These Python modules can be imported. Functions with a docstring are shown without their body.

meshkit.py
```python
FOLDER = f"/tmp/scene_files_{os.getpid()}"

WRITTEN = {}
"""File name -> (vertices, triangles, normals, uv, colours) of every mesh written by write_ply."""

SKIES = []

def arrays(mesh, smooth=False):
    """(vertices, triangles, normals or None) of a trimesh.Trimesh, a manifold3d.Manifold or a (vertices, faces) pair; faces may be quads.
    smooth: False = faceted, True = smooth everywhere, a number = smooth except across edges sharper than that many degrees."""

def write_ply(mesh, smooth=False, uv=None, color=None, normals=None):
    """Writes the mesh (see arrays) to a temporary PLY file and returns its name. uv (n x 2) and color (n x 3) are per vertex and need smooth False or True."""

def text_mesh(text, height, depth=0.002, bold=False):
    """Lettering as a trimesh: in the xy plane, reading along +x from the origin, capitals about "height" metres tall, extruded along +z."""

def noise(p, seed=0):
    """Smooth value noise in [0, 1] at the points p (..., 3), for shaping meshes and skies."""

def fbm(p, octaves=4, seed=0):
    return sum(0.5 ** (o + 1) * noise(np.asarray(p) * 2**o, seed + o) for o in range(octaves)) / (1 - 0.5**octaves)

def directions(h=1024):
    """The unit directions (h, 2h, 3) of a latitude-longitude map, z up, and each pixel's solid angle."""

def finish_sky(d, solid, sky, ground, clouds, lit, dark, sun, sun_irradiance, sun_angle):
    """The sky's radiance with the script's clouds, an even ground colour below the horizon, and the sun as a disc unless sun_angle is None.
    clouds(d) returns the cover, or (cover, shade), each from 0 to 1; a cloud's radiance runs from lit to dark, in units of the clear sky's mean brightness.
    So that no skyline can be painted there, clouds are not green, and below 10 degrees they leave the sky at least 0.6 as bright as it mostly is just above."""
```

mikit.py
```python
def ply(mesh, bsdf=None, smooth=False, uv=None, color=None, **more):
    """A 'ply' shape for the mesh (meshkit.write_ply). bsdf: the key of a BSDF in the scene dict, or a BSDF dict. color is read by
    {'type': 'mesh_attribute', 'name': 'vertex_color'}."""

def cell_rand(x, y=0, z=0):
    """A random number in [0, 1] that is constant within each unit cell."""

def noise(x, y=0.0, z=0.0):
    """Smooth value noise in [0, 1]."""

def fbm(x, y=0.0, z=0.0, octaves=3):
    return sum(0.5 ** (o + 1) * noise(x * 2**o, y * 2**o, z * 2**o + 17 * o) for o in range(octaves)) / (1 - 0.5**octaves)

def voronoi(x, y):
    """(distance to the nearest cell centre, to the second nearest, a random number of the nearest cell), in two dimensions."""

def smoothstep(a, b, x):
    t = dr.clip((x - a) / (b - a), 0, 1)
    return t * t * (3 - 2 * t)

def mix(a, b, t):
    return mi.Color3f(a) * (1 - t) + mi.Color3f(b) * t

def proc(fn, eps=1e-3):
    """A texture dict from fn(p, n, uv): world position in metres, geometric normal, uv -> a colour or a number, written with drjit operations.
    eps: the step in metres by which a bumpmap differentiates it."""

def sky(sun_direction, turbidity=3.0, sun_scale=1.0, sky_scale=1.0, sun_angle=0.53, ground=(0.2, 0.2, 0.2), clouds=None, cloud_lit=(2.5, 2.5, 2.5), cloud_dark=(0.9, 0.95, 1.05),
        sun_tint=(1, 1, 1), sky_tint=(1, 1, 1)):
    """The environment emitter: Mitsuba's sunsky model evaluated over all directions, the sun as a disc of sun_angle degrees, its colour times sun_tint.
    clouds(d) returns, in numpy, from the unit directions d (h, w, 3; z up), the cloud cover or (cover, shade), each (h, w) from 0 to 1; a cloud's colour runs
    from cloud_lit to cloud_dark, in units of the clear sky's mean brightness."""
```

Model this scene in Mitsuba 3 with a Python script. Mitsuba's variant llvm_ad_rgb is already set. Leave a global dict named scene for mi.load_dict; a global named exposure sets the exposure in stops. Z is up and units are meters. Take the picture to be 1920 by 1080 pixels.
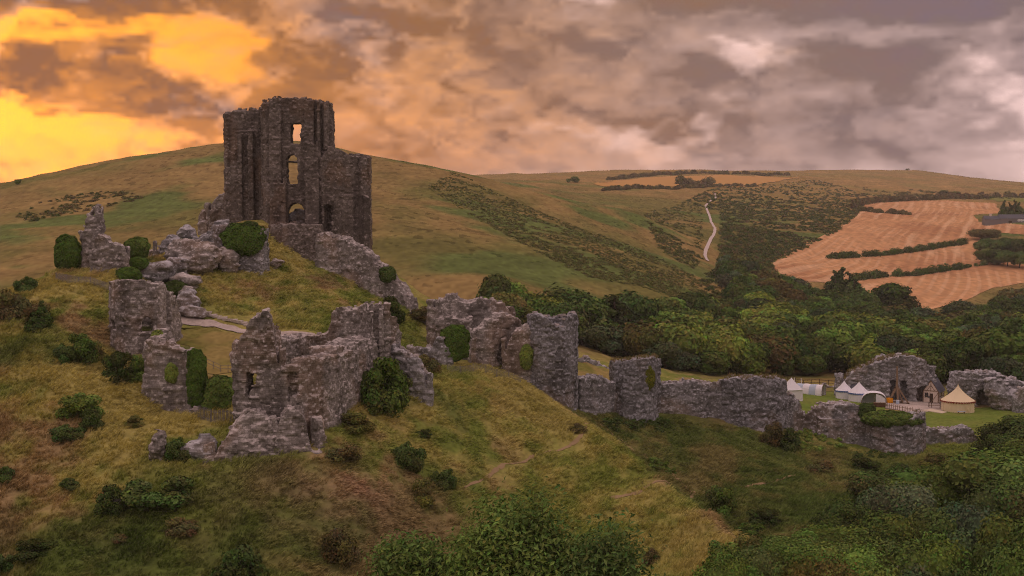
import math, numpy as np, trimesh, drjit as dr, mitsuba as mi, mikit, meshkit
from mikit import ply, proc
from scipy.interpolate import RBFInterpolator
from scipy.ndimage import gaussian_filter, map_coordinates
from scipy.spatial import Delaunay
T = mi.ScalarTransform4f
scene, labels = {}, {}

# ------------------------------------------------------------------ camera, sky, exposure
FOC, UC, VC, HOR = 2400.0, 960.0, 540.0, 400.0          # focal length in photo pixels, image centre, row of eye level
TP = (VC - HOR) / FOC
PITCH = math.atan(TP)
CP, SP = math.cos(PITCH), math.sin(PITCH)
scene['camera'] = dict(type='perspective', fov=math.degrees(2 * math.atan(UC / FOC)), fov_axis='x', near_clip=0.5, far_clip=30000.0,
                       to_world=T().look_at(origin=[0, 0, 0], target=[0, CP, -SP], up=[0, 0, 1]))
exposure = 1.46
HAZE = 1.1e-4
SUN_AZ, SUN_EL = -26.0, 6.0


def clouds(d):
    """Storm clouds at dawn: the glow round the low sun burns through the thin ones, the far side is mauve grey."""
    az = np.degrees(np.arctan2(d[..., 0], d[..., 1]))
    el = np.degrees(np.arcsin(np.clip(d[..., 2], -1, 1)))
    rel = np.abs((az - SUN_AZ + 180) % 360 - 180)
    q = np.stack([d[..., 0] * 13, d[..., 1] * 13, d[..., 2] * 22], -1)
    w = np.stack([meshkit.fbm(q * 1.6 + k * 9, 5, 11 + k) for k in range(3)], -1) - 0.5
    big = meshkit.fbm(q * 0.9 + w * 1.3, 5, 3) - .5
    mid = meshkit.fbm(q * 2.2 + w * 2.2, 6, 51) - .5
    billow = .25 - np.abs(meshkit.fbm(q * 2.0 + w * 1.2, 5, 91) - .5) * 2.2
    fine = meshkit.fbm(q * 5.5 + w * 4, 5, 77) - .5
    n = 1.45 * big + .95 * mid + 0.42 * fine + .75 * billow
    wa, we = w[..., 0] * 4.5 + fine * 1.2, w[..., 1] * 2.8 + fine * .8               # ragged outlines

    def spot(a, e, ra, re):
        return np.exp(-(((az + wa - a) / ra) ** 2 + ((el + we - e) / re) ** 2))
    strat = meshkit.fbm(np.stack([az / 7.5 + w[..., 0] * 1.2, el / 1.25 + w[..., 1] * 1.6, 0 * az + 4], -1), 4, 63) - .5
    puff = meshkit.fbm(np.stack([az / 4.2 + w[..., 0] * 2.2, el / 2.4 + w[..., 1] * 2.2, 0 * az + 9], -1), 5, 29) - .5
    rim = np.exp(-((puff - .02) / .045) ** 2) * (.5 + 1.4 * np.clip(fine + .3, 0, 1))
    s = lambda x: x * x * (3 - 2 * x)
    step = lambda a, b, x: s(np.clip((x - a) / (b - a), 0, 1))
    # clear gold: 1 = no cloud
    rent = 1.15 * spot(-13.0, 7.4, 3.2, 1.5) + .75 * spot(-17, 8.0, 4.0, .7) + .9 * spot(-21.5, 7.7, 3.5, .7) + 1.1 * spot(-21.5, 3.4, 4.2, 1.7) + .8 * spot(-28, 4.5, 5, 4) + .6 * spot(-11.0, 5.6, 1.4, .9) + .5 * spot(-17.5, 3.3, 2.5, 1.2)
    bank = 1.35 * spot(-20.9, 6.0, 2.1, 1.15) + .8 * spot(-24.6, 5.4, 1.6, .9) + 1.1 * spot(-16.0, 5.5, 1.7, 1.3) + 1.0 * spot(-12.8, 4.2, 2.6, 1.1) + 1.5 * spot(-20, 9.7, 6.0, 1.25) + .75 * spot(-7.3, 7.5, 3.0, 2.4) + .5 * spot(-9, 3, 4, 1.5)
    clear = step(.12, .95, rent - .75 * bank - n * .75 + .10)
    thin = np.exp(-(rel / 33.0) ** 2.6) * np.exp(-np.maximum(el - 8, 0) / 14)        # the glow through thin cloud
    clear = np.clip(np.maximum(clear * step(48, 34, rel), thin * np.maximum(.72 - .7 * n - .7 * bank + .24 * rim - .5 * puff, np.clip(.30 + .9 * fine + .5 * mid - .12 * bank, .13, 1))), 0, 1) * np.clip(.96 - .9 * np.abs(mid * .8 + .6 * fine + .4 * puff), .4, 1)
    # rents away from the sun show lit cloud behind
    peach = step(.25, .9, .9 * spot(10.0, 6.4, 1.2, 1.1) + .9 * spot(22, 3.8, 1.5, 1.5) + .6 * spot(8.5, 3.9, 1.2, .8) + .8 * spot(3.4, 9.7, 1.8, .5) + .6 * spot(.5, 3.5, 1.2, .6) + .5 * spot(5, 3.2, 2.5, .6) - n * .8)
    low = np.exp(-(el / 2.4) ** 2)
    top = 1 / (1 + np.exp(-(el + we * .5 - 8.5 - 0.02 * (14 - az)) * 2.4)) * np.exp(-np.maximum(el - 10, 0) / 3.0)
    band = np.clip((az - 1) / 7, 0, 1) * np.clip((110 - az) / 60, 0, 1)
    heavy = 1.0 * top * band + .45 * spot(17.5, 6.0, 6.0, 1.3) + .3 * spot(7.5, 4.6, 2.5, 1.3)
    east = np.clip((az + 4) / 20, 0, 1) * np.clip((100 - az) / 40, 0, 1)
    shade = .825 - .075 * east - .25 * low * step(10, 30, rel) - .38 * peach + .30 * heavy + (.22 + .9 * mid) * bank * (rel < 30) + n * (.36 - .12 * east) + .05 * thin - .16 * rim * np.exp(-(rel / 40) ** 2) + east * (.55 * strat + .45 * puff)
    shade = shade + (.38 - shade + n * .3) * step(9, 38, el)
    return 1 - clear, np.clip(shade, 0.02, 1)


_a, _e = math.radians(SUN_AZ), math.radians(SUN_EL)
scene['sky'] = mikit.sky([math.cos(_e) * math.sin(_a), math.cos(_e) * math.cos(_a), math.sin(_e)], turbidity=4.0, sun_scale=0.0, sky_scale=1.55, ground=(0.12, 0.1, 0.06),
                         clouds=clouds, cloud_lit=(20.0, 13.9, 13.0), cloud_dark=(.85, .62, .80), sky_tint=(0.76, 0.40, 0.10))


# ------------------------------------------------------------------ layout helpers
def ray(u, v):
    """pixel of the survey photo -> (x/y, z/y) of its line of sight; the distance comes from the ground plan."""
    xr, yd = (np.asarray(u, float) - UC) / FOC, (np.asarray(v, float) - VC) / FOC
    den = CP - yd * SP
    return xr / den, (-SP - yd * CP) / den


def P(u, v, D):
    X, t = ray(u, v)
    return np.array([X * D, D, t * D])


def rng(seed):
    return np.random.default_rng(seed)


# ------------------------------------------------------------------ terrain
CTRL = '''
0 1080 104  200 1080 104  400 1080 102  600 1080 104  800 1080 111  1000 1080 118  1200 1085 116  1400 1090 108  -300 1080 108  -600 1080 110
1550 1250 100  1700 1290 100  1900 1300 100  2300 1300 100
0 900 116  0 800 124  0 700 134  0 620 146  0 570 157  0 590 185  0 655 235  -300 700 150 -300 800 130 -300 690 230 -600 760 150 -600 740 240
100 900 116 100 800 124 100 700 134 100 620 146 103 535 161 110 510 170 130 503 180 150 560 215 150 640 250
200 900 116 200 800 124 200 700 138 200 655 150 250 674 147 170 600 152
300 900 114 300 778 132 290 705 140 320 610 170 400 640 160 330 650 155 450 660 152 430 690 146 550 626 165 360 655 150
400 803 127 400 862 119 480 866 117.5 580 857 118.5 600 802 125 650 782 129 670 765 131 700 742 137 760 745 139 800 748 141
600 690 143 650 660 150 560 640 158
800 800 136 900 720 152 900 800 142 900 900 131 900 1000 121 1000 742 155 1000 800 148 1000 900 135.5 1000 1000 125.5 1100 788 150 1100 850 143 1100 950 130 1100 1030 121
1150 815 147 1200 850 142.5 1250 888 137 1200 900 137 1200 950 131 1200 1030 122 1300 930 130.5 1350 968 124 1300 970 126.5 1300 1030 118 1400 1010 117 1400 1050 111
1120 818 158 1165 868 154 1200 908 149.5 1250 955 144 1300 1000 138 1350 1035 132 1400 1075 125 1450 1100 118 1165 848 165 1250 912 155 1300 952 150 1200 885 158 1350 985 144
700 900 118 700 1000 110.5 800 900 127 800 1000 117 600 900 114 500 950 110 500 1020 104 300 1000 106 100 1000 106
800 692 160 850 690 162 960 712 163 1035 765 165 1110 790 172 1190 782 182 1300 775 190 1420 803 189 1480 797 195 1560 813 198 1680 850 194 1775 834 205
1200 815 174 1200 842 167 1300 850 171 1300 900 160 1400 850 173 1400 950 151 1430 1000 141 1500 878 176 1500 950 154 1550 1000 140 1600 900 165 1700 900 176 1800 905 174 1900 905 176 1500 1060 126
1640 1090 130 1800 1120 130 1950 1130 130 2300 1000 150 1600 965 150 1700 985 150 1800 985 152 1900 985 150 1560 1120 110 1750 1200 110 1900 1210 110
1500 766 225 1600 762 235 1700 762 240 1797 774 240 1900 772 240 1850 742 262 1700 746 262 1560 740 258 1780 796 217 1900 802 215 2050 790 230 2300 780 250
1110 690 205 1300 727 220 830 690 167 900 684 171 1000 690 180
800 640 180 780 625 182
470 610 167 600 600 172 700 600 178 560 562 178 500 520 185 600 540 186 500 464 194 540 497 192.5 450 525 184 400 540 178 660 560 184
430 425 203 500 425 199 600 497 196.5 560 477 197.6 520 455 198.4 690 467 205 560 421 204 560 418 214
650 512 196 700 562 191 760 588 187
560 445 226 560 600 270 560 650 310 700 560 240 800 640 230
160 497 176 220 492 180 300 472 190 350 448 198 400 432 203 300 522 175 350 512 181 350 562 171 250 520 166
250 530 230 400 520 250 250 620 280
0 350 650 105 330 670 200 308 690 300 285 705 420 268 715 560 261 720 640 279 715 760 304 690 840 322 660 -200 400 620 -500 450 600
0 560 330 200 560 340 0 450 440 200 400 520 200 480 410 400 330 610 700 400 480 700 330 620 800 480 400 900 525 355 900 420 500 1000 450 480 1000 565 345
1100 605 325 1100 470 480 1200 615 350 1200 480 520 1200 400 700 1300 565 420 1350 585 430 -300 560 330
300 340 1100 -100 400 1000 600 345 1200 560 320 900 -400 440 1100
890 335 1050 1000 337 1300 1100 342 1500 1200 328 1750 1310 322 1900 1450 322 2200 1560 325 2400 1700 318 2600 1800 330 2700 1860 344 2700 1920 346 3300
1000 375 830 1100 400 790 1200 380 1050 1300 410 900 1330 490 640 1340 362 1250 1400 440 800 1400 362 1400 1500 400 1100 1500 345 1700 1600 370 1400 1600 420 950 1480 490 720
1450 503 720 1620 500 760 1720 582 620 1620 543 660 1900 500 740 1850 430 920 1600 430 900 1620 384 1250 1850 378 1300 1920 420 950 2100 420 950 2300 440 900
1700 352 1850 1850 366 1700 2100 355 2500 2300 380 1500 2400 350 3500
1500 600 480 1500 690 330 1500 625 480 1500 570 590 1250 690 300 1250 640 360 1100 655 280 1100 640 310 1850 680 330 1850 645 450 1850 595 560 1700 695 310 1700 645 450 900 600 285 1000 622 300 2200 680 350 2200 600 560
'''
_c = np.array(CTRL.split(), float).reshape(-1, 3)
_cx, _ct = ray(_c[:, 0], _c[:, 1])
_pts = [(x, math.log(D), t) for x, t, D in zip(_cx, _ct, _c[:, 2])]
for x in np.linspace(-1.4, 1.4, 8):
    s = 1 / math.sqrt(1 + x * x)
    _pts += [(x, math.log(3), -0.62), (x, math.log(12), -0.62), (x, math.log(35), -0.6), (x, math.log(62), -0.52), (x, math.log(9000), 0.005), (x, math.log(14000), 0.0), (x, math.log(5000), 0.012)]
for x in (-1.4, -0.95):
    _pts += [(x, math.log(D), t) for D, t in ((100, -.34), (160, -.26), (250, -.18), (400, -.1), (700, -.02), (1500, 0.0))]
for x in (0.95, 1.4):
    _pts += [(x, math.log(D), t) for D, t in ((100, -.38), (160, -.25), (250, -.17), (400, -.12), (700, -.06), (1500, 0.0), (2600, .01))]
_pts = np.array(_pts)
_rbf = RBFInterpolator(_pts[:, :2] * [1.0, 0.8], _pts[:, 2], kernel='linear', neighbors=40, smoothing=0.0)
_cxs, _cls = np.concatenate([np.linspace(-1.4, -.5, 14), np.arange(-.49, .49, .008), np.linspace(.5, 1.4, 14)]), np.linspace(math.log(3), math.log(14000), 640)
_g = np.stack(np.meshgrid(_cxs, _cls, indexing='ij'), -1).reshape(-1, 2)
_coarse = _rbf(_g * [1.0, 0.8]).reshape(len(_cxs), len(_cls))
_coarse = gaussian_filter(_coarse, [0.5, 0.8])
XG = np.concatenate([[-9, -5, -3.2, -2.3, -1.8], np.linspace(-1.4, -.5, 40)[:-1], np.arange(-.5, .5, .0032), np.linspace(.5, 1.4, 40), [1.8, 2.3, 3.2, 5, 9]])
LG = np.log(np.concatenate([np.geomspace(3, 90, 60)[:-1], np.geomspace(90, 265, 340)[:-1], np.geomspace(265, 3500, 400)[:-1], np.geomspace(3500, 14000, 40)]))


def _lookup(grid, cx, cl, X, L, order=1):
    return map_coordinates(grid, [np.interp(X, cx, np.arange(len(cx))), np.interp(L, cl, np.arange(len(cl)))], order=order, mode='nearest')


_X, _L = np.meshgrid(XG, LG, indexing='ij')
_Y = np.exp(_L)
_Z = _lookup(_coarse, _cxs, _cls, _X, _L, 3) * _Y
_xw = _X * _Y
_p2 = np.stack([_xw, _Y, 0 * _Y], -1)
_near = np.clip((320 - _Y) / 60, 0, 1) * np.clip((_Y - 60) / 30, 0, 1)
_far = 1 - _near
_flat = np.exp(-(((_xw - 72) / 30) ** 2 + ((_Y - 240) / 24) ** 2) ** 2)            # the outer bailey is level ground
_hump = (meshkit.fbm(_p2 / 7.0, 4, 5) - .5) * 1.5 + (meshkit.fbm(_p2 / 2.0, 3, 9) - .5) * 0.55
_terr = np.abs(((_Z + 1.2 * meshkit.fbm(_p2 / 9, 2, 4)) / 1.1) % 1.0 - .5) * 0.55          # little terraces trodden by sheep
_q = np.stack([_X * 60, _L * 60, 0 * _X], -1)
_Z = _Z + _near * (1 - .85 * _flat) * (_hump + _terr) + _far * _Y * 0.004 * (meshkit.fbm(_q * .5, 4, 2) - .5)
ZG = _Z


def H(x, y):
    x, y = np.broadcast_arrays(np.asarray(x, float), np.asarray(y, float))
    return _lookup(ZG, XG, LG, (x / y).ravel(), np.log(y).ravel()).reshape(x.shape)


def ground_at(u, D, v=500):
    """a point of the ground at distance D in the direction of column u"""
    x = float(ray(u, v)[0]) * D
    return np.array([x, D, float(H(x, D))])


def hit(u, v, d0=85.0, d1=4000.0):
    """where the line of sight meets the ground first"""
    X, t = ray(u, v)
    D = np.geomspace(d0, d1, 2500)
    below = np.nonzero(H(X * D, D) > t * D)[0]
    D = D[below[0]] if len(below) else d1
    return np.array([X * D, D, float(H(X * D, D))])


def normal_at(x, y, e=1.0):
    n = np.stack([H(x - e, y) - H(x + e, y), H(x, y - e) - H(x, y + e), 2 * e + 0 * np.asarray(x, float)], -1)
    return n / np.linalg.norm(n, axis=-1, keepdims=True)


_n0, _n1 = _X.shape
_i = np.arange(_n0 * _n1).reshape(_n0, _n1)
_quads = np.stack([_i[:-1, :-1], _i[1:, :-1], _i[1:, 1:], _i[:-1, 1:]], -1).reshape(-1, 4)
TERRAIN = (np.stack([_xw, _Y, ZG], -1).reshape(-1, 3), _quads)


# ------------------------------------------------------------------ materials
def grass_colour(p, blade):
    """dry straw, olive grass, pinkish seed heads and dark herbs in patches: one meadow, ground and blades alike"""
    x, y = p.x, p.y
    a = mikit.fbm(x * 0.055 + 7, y * 0.05, p.z * 0.05, 4)
    b = mikit.fbm(x * 0.11 + 31, y * 0.1, 5.0, 4)
    c = mikit.fbm(x * 0.5, y * 0.4, p.z * .5, 3)
    e = mikit.noise(x * 3.1, y * 2.3, p.z * 3.0)
    col = mikit.mix((.165, .215, .046), (.335, .305, .098), mikit.smoothstep(.40, .60, a * .65 + c * .35))
    col = mikit.mix(col, (.28, .190, .115), mikit.smoothstep(.52, .66, b * .7 + c * .3) * .7)
    col = mikit.mix(col, (.085, .135, .032), mikit.smoothstep(.56, .70, mikit.fbm(x * .09 + 90, y * .085, 0.0, 4) * .7 + c * .3) * .8)
    # seed heads ripen pink below the front tower, the dry golden spur face has its lit tone painted in, the darkened hollow beyond its crest and the slope foot are lush
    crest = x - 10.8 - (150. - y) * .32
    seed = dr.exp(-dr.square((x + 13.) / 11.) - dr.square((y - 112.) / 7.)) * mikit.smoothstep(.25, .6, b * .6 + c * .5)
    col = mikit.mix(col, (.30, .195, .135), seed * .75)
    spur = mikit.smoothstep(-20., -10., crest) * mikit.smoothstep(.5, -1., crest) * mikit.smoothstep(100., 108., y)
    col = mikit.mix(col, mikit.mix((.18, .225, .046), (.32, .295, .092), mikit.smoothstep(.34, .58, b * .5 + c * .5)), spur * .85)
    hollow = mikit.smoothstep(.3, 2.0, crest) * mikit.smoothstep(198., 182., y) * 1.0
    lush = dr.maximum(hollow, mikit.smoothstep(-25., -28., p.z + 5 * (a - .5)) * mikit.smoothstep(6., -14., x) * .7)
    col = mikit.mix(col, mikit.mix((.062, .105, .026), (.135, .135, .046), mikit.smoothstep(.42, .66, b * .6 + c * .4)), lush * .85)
    if blade:
        e = .5 * e + .5 * mikit.noise(x * 9.0, y * 7.0, p.z * 6.0)
        return col * (.25 + 1.45 * e + .25 * c)
    return col * (.58 + .5 * e + .25 * c)


def ground_fn(p, n, uv):
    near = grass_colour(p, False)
    x, y = p.x, p.y
    # the open downs beyond the castle
    s = .012
    a = mikit.fbm(x * s, y * s, 1.0, 5)
    b = mikit.fbm(x * .05 + 3, y * .02, p.z * .1, 4)
    c = mikit.noise(x * .6, y * .35, p.z * .8)
    down = mikit.mix((.135, .132, .042), (.225, .165, .064), mikit.smoothstep(.36, .62, a * .6 + b * .4))
    down = mikit.mix(down, (.10, .135, .040), mikit.smoothstep(.52, .68, mikit.fbm(x * .02 + 40, y * .02, 2.0, 4)))
    far = mikit.smoothstep(900., 1500., y)
    down = mikit.mix(down, (.31, .20, .075), far * .55)
    band = mikit.noise(p.x * .02, p.y * .02, p.z * .9) * mikit.noise(p.x * .05 + 5, p.y * .05, 3.0)
    down = down * (.62 + .3 * c + .3 * b + .45 * band + .25 * mikit.noise(p.x * .16, p.y * .1, p.z * .3)) * (.72 + .42 * mikit.noise(p.x * .8 + 3, p.y * .3, p.z * .9) + .22 * mikit.noise(p.x * .3, p.y * .12 + 8, p.z * .5))
    tuft = mikit.smoothstep(.70, .80, mikit.noise(p.x * .45, p.y * .25, p.z * .5)) * mikit.smoothstep(.42, .62, mikit.fbm(p.x * .018, p.y * .018 + 20, 3.0, 4))
    down = down * (1 - .38 * tuft)
    return mikit.mix(near, down, mikit.smoothstep(235., 300., y))


def stone_fn(tint, pale):
    def f(p, n, uv):
        wx = p.x + .22 * mikit.noise(p.x * 1.7, p.y * 1.7, p.z * 1.7)
        wz = p.z + .14 * mikit.noise(p.x * 1.1, p.y * 1.1, p.z * 2.0)
        row = dr.floor(wz / .2)
        off = mikit.cell_rand(row, 3.0) * 5
        ux, uy = wx / .27 + off, p.y / .27 + off * .7
        k = mikit.cell_rand(dr.floor(ux), dr.floor(uy), row)
        k2 = mikit.cell_rand(dr.floor(ux) + 57, dr.floor(uy), row + 11)
        fz = wz / .2 - row
        fx = ux - dr.floor(ux)
        joint = mikit.smoothstep(.0, .18, dr.minimum(fz, 1 - fz)) * mikit.smoothstep(.0, .12, dr.minimum(fx, 1 - fx))
        blotch = mikit.fbm(p.x * .22, p.y * .22, p.z * .16, 4)
        patch = mikit.fbm(p.x * .6 + 9, p.y * .6, p.z * .45, 3)
        streak = mikit.noise(p.x * 1.4, p.y * 1.4, p.z * .10)
        grain = mikit.noise(p.x * 4.5, p.y * 4.5, p.z * 5.5)
        col = mikit.mix((.15, .14, .13), (.31, .295, .28), .5 * k + .5 * grain)
        col = mikit.mix(col, (.26, .19, .135), mikit.smoothstep(.50, .64, blotch) * .5)
        col = col * (.6 + .4 * joint) * (.55 + .65 * streak) * (.62 + .8 * patch)
        col = mikit.mix(col, (.62, .60, .60), mikit.smoothstep(pale, pale + .05, k2 + .5 * (patch - .5)) * .42)
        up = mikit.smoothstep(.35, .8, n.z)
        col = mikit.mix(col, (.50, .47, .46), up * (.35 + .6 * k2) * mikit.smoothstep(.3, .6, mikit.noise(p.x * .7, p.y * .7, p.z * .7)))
        return col * mi.Color3f(tint)
    return f


def diffuse(tex):
    return {'type': 'twosided', 'b': {'type': 'diffuse', 'reflectance': tex if isinstance(tex, dict) else {'type': 'rgb', 'value': list(tex)}}}


scene['m_ground'] = diffuse(proc(ground_fn))
scene['m_stone_warm'] = diffuse(proc(stone_fn((1.16, 1.17, 1.17), .83)))
scene['m_stone_lichen'] = diffuse(proc(stone_fn((.88, .97, 1.08), .72)))
scene['m_coping_highlight'] = diffuse(proc(lambda p, n, uv: mi.Color3f(.46, .43, .42) * (.45 + .9 * mikit.noise(p.x * 3.1, p.y * 3.1, p.z * 4.0))))  # pale tone paints bright highlights onto the loose stones along wall tops
scene['m_stone_keep'] = diffuse(proc(stone_fn((.78, .74, .71), .88)))
scene['m_stone_grey'] = diffuse(proc(stone_fn((1.06, 1.15, 1.25), .80)))

scene['ground'] = ply(TERRAIN, 'm_ground', smooth=True)
labels['ground'] = {'kind': 'structure', 'label': 'grassy castle hill, valley and bare downs behind'}


def tag(key, label, cat, group=None, kind=None):
    labels[key] = {'label': label, 'category': cat}
    if group:
        labels[key]['group'] = group
    if kind:
        labels[key]['kind'] = kind


_used = {}


def numbered(name):
    _used[name] = _used.get(name, -1) + 1
    return name if _used[name] == 0 else f'{name}_{_used[name]:03d}'


# ------------------------------------------------------------------ masonry: signed distance fields turned into meshes
def surface_net(F, org, h):
    """vertices and triangles of the surface F = 0 (inside negative) on a grid"""
    S = F < 0
    n = np.array(F.shape)
    c = [S[i:n[0] - 1 + i, j:n[1] - 1 + j, k:n[2] - 1 + k] for i in (0, 1) for j in (0, 1) for k in (0, 1)]
    cnt = sum(x.astype(np.int8) for x in c)
    cells = np.argwhere((cnt > 0) & (cnt < 8))
    acc, num = np.zeros((len(cells), 3)), np.zeros((len(cells), 1))
    corners = np.array([(i, j, k) for i in (0, 1) for j in (0, 1) for k in (0, 1)])
    val = np.stack([F[tuple((cells + q).T)] for q in corners], 1)
    for a in range(8):
        for ax in range(3):
            if corners[a][ax] == 0:
                b = a + (4, 2, 1)[ax]
                fa, fb = val[:, a], val[:, b]
                m = (fa < 0) != (fb < 0)
                t = np.where(m, fa / np.where(m, fa - fb, 1), 0)
                acc += np.where(m[:, None], corners[a] + t[:, None] * (corners[b] - corners[a]), 0)
                num += m[:, None]
    V = org + (cells + acc / np.maximum(num, 1)) * h
    idx = np.full(n - 1, -1, np.int64)
    idx[tuple(cells.T)] = np.arange(len(cells))
    quads = []
    for ax in range(3):
        o = [a for a in range(3) if a != ax]
        lo, hi = [slice(1, -1)] * 3, [slice(1, -1)] * 3
        lo[ax], hi[ax] = slice(0, -1), slice(1, None)
        A, B = S[tuple(lo)], S[tuple(hi)]
        for flip, m in ((False, A & ~B), (True, ~A & B)):
            e = np.argwhere(m)
            if not len(e):
                continue
            base = e.copy()
            base[:, o[0]] += 1
            base[:, o[1]] += 1

            def at(d0, d1):
                q = base.copy()
                q[:, o[0]] -= d0
                q[:, o[1]] -= d1
                return idx[tuple(q.T)]
            q = np.stack([at(1, 1), at(0, 1), at(0, 0), at(1, 0)], 1)
            if flip ^ (ax == 1):
                q = q[:, ::-1]
            quads.append(q)
    Q = np.concatenate(quads)
    return V, Q[(Q >= 0).all(1)]


_R = rng(7).random((512, 512))


def seg(pts, th, holes=(), base=None, jag=.45, batter=0.0, bh=3.0, round_=False, sink=1.2, stones=1.0):
    return dict(pts=pts, th=th, holes=holes, base=base, jag=jag, batter=batter, bh=bh, sink=sink, stones=stones)


def _plan(s):
    u, D, v = (np.array([p[i] for p in s['pts']], float) for i in range(3))
    X, t = ray(u, v)
    xy = np.stack([X * D, D], 1)
    L = np.concatenate([[0], np.cumsum(np.linalg.norm(np.diff(xy, axis=0), axis=1))])
    keep = [0]
    for i in range(1, len(xy)):
        if np.linalg.norm(xy[i] - xy[keep[-1]]) > 1.3:
            keep.append(i)
    if keep[-1] != len(xy) - 1:
        keep = keep[:-1] + [len(xy) - 1] if len(keep) > 1 else [0, len(xy) - 1]
    if len(xy) > 2 and np.all(np.diff(u) > 0):                                  # the steps of the broken outline do not bend the plan
        xk = xy[keep]
        Lk = np.concatenate([[0], np.cumsum(np.linalg.norm(np.diff(xk, axis=0), axis=1))])
        L = np.interp(u, u[keep], Lk)
        xy = np.stack([np.interp(u, u[keep], xk[:, i]) for i in (0, 1)], 1)
    g = H(xy[:, 0], xy[:, 1])
    base = g - s['sink'] if s['base'] is None else np.array([float(ray(960, b)[1]) * d for b, d in zip(np.broadcast_to(s['base'], len(D)), D)])
    return xy, L, t * D, base, u, D


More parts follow.
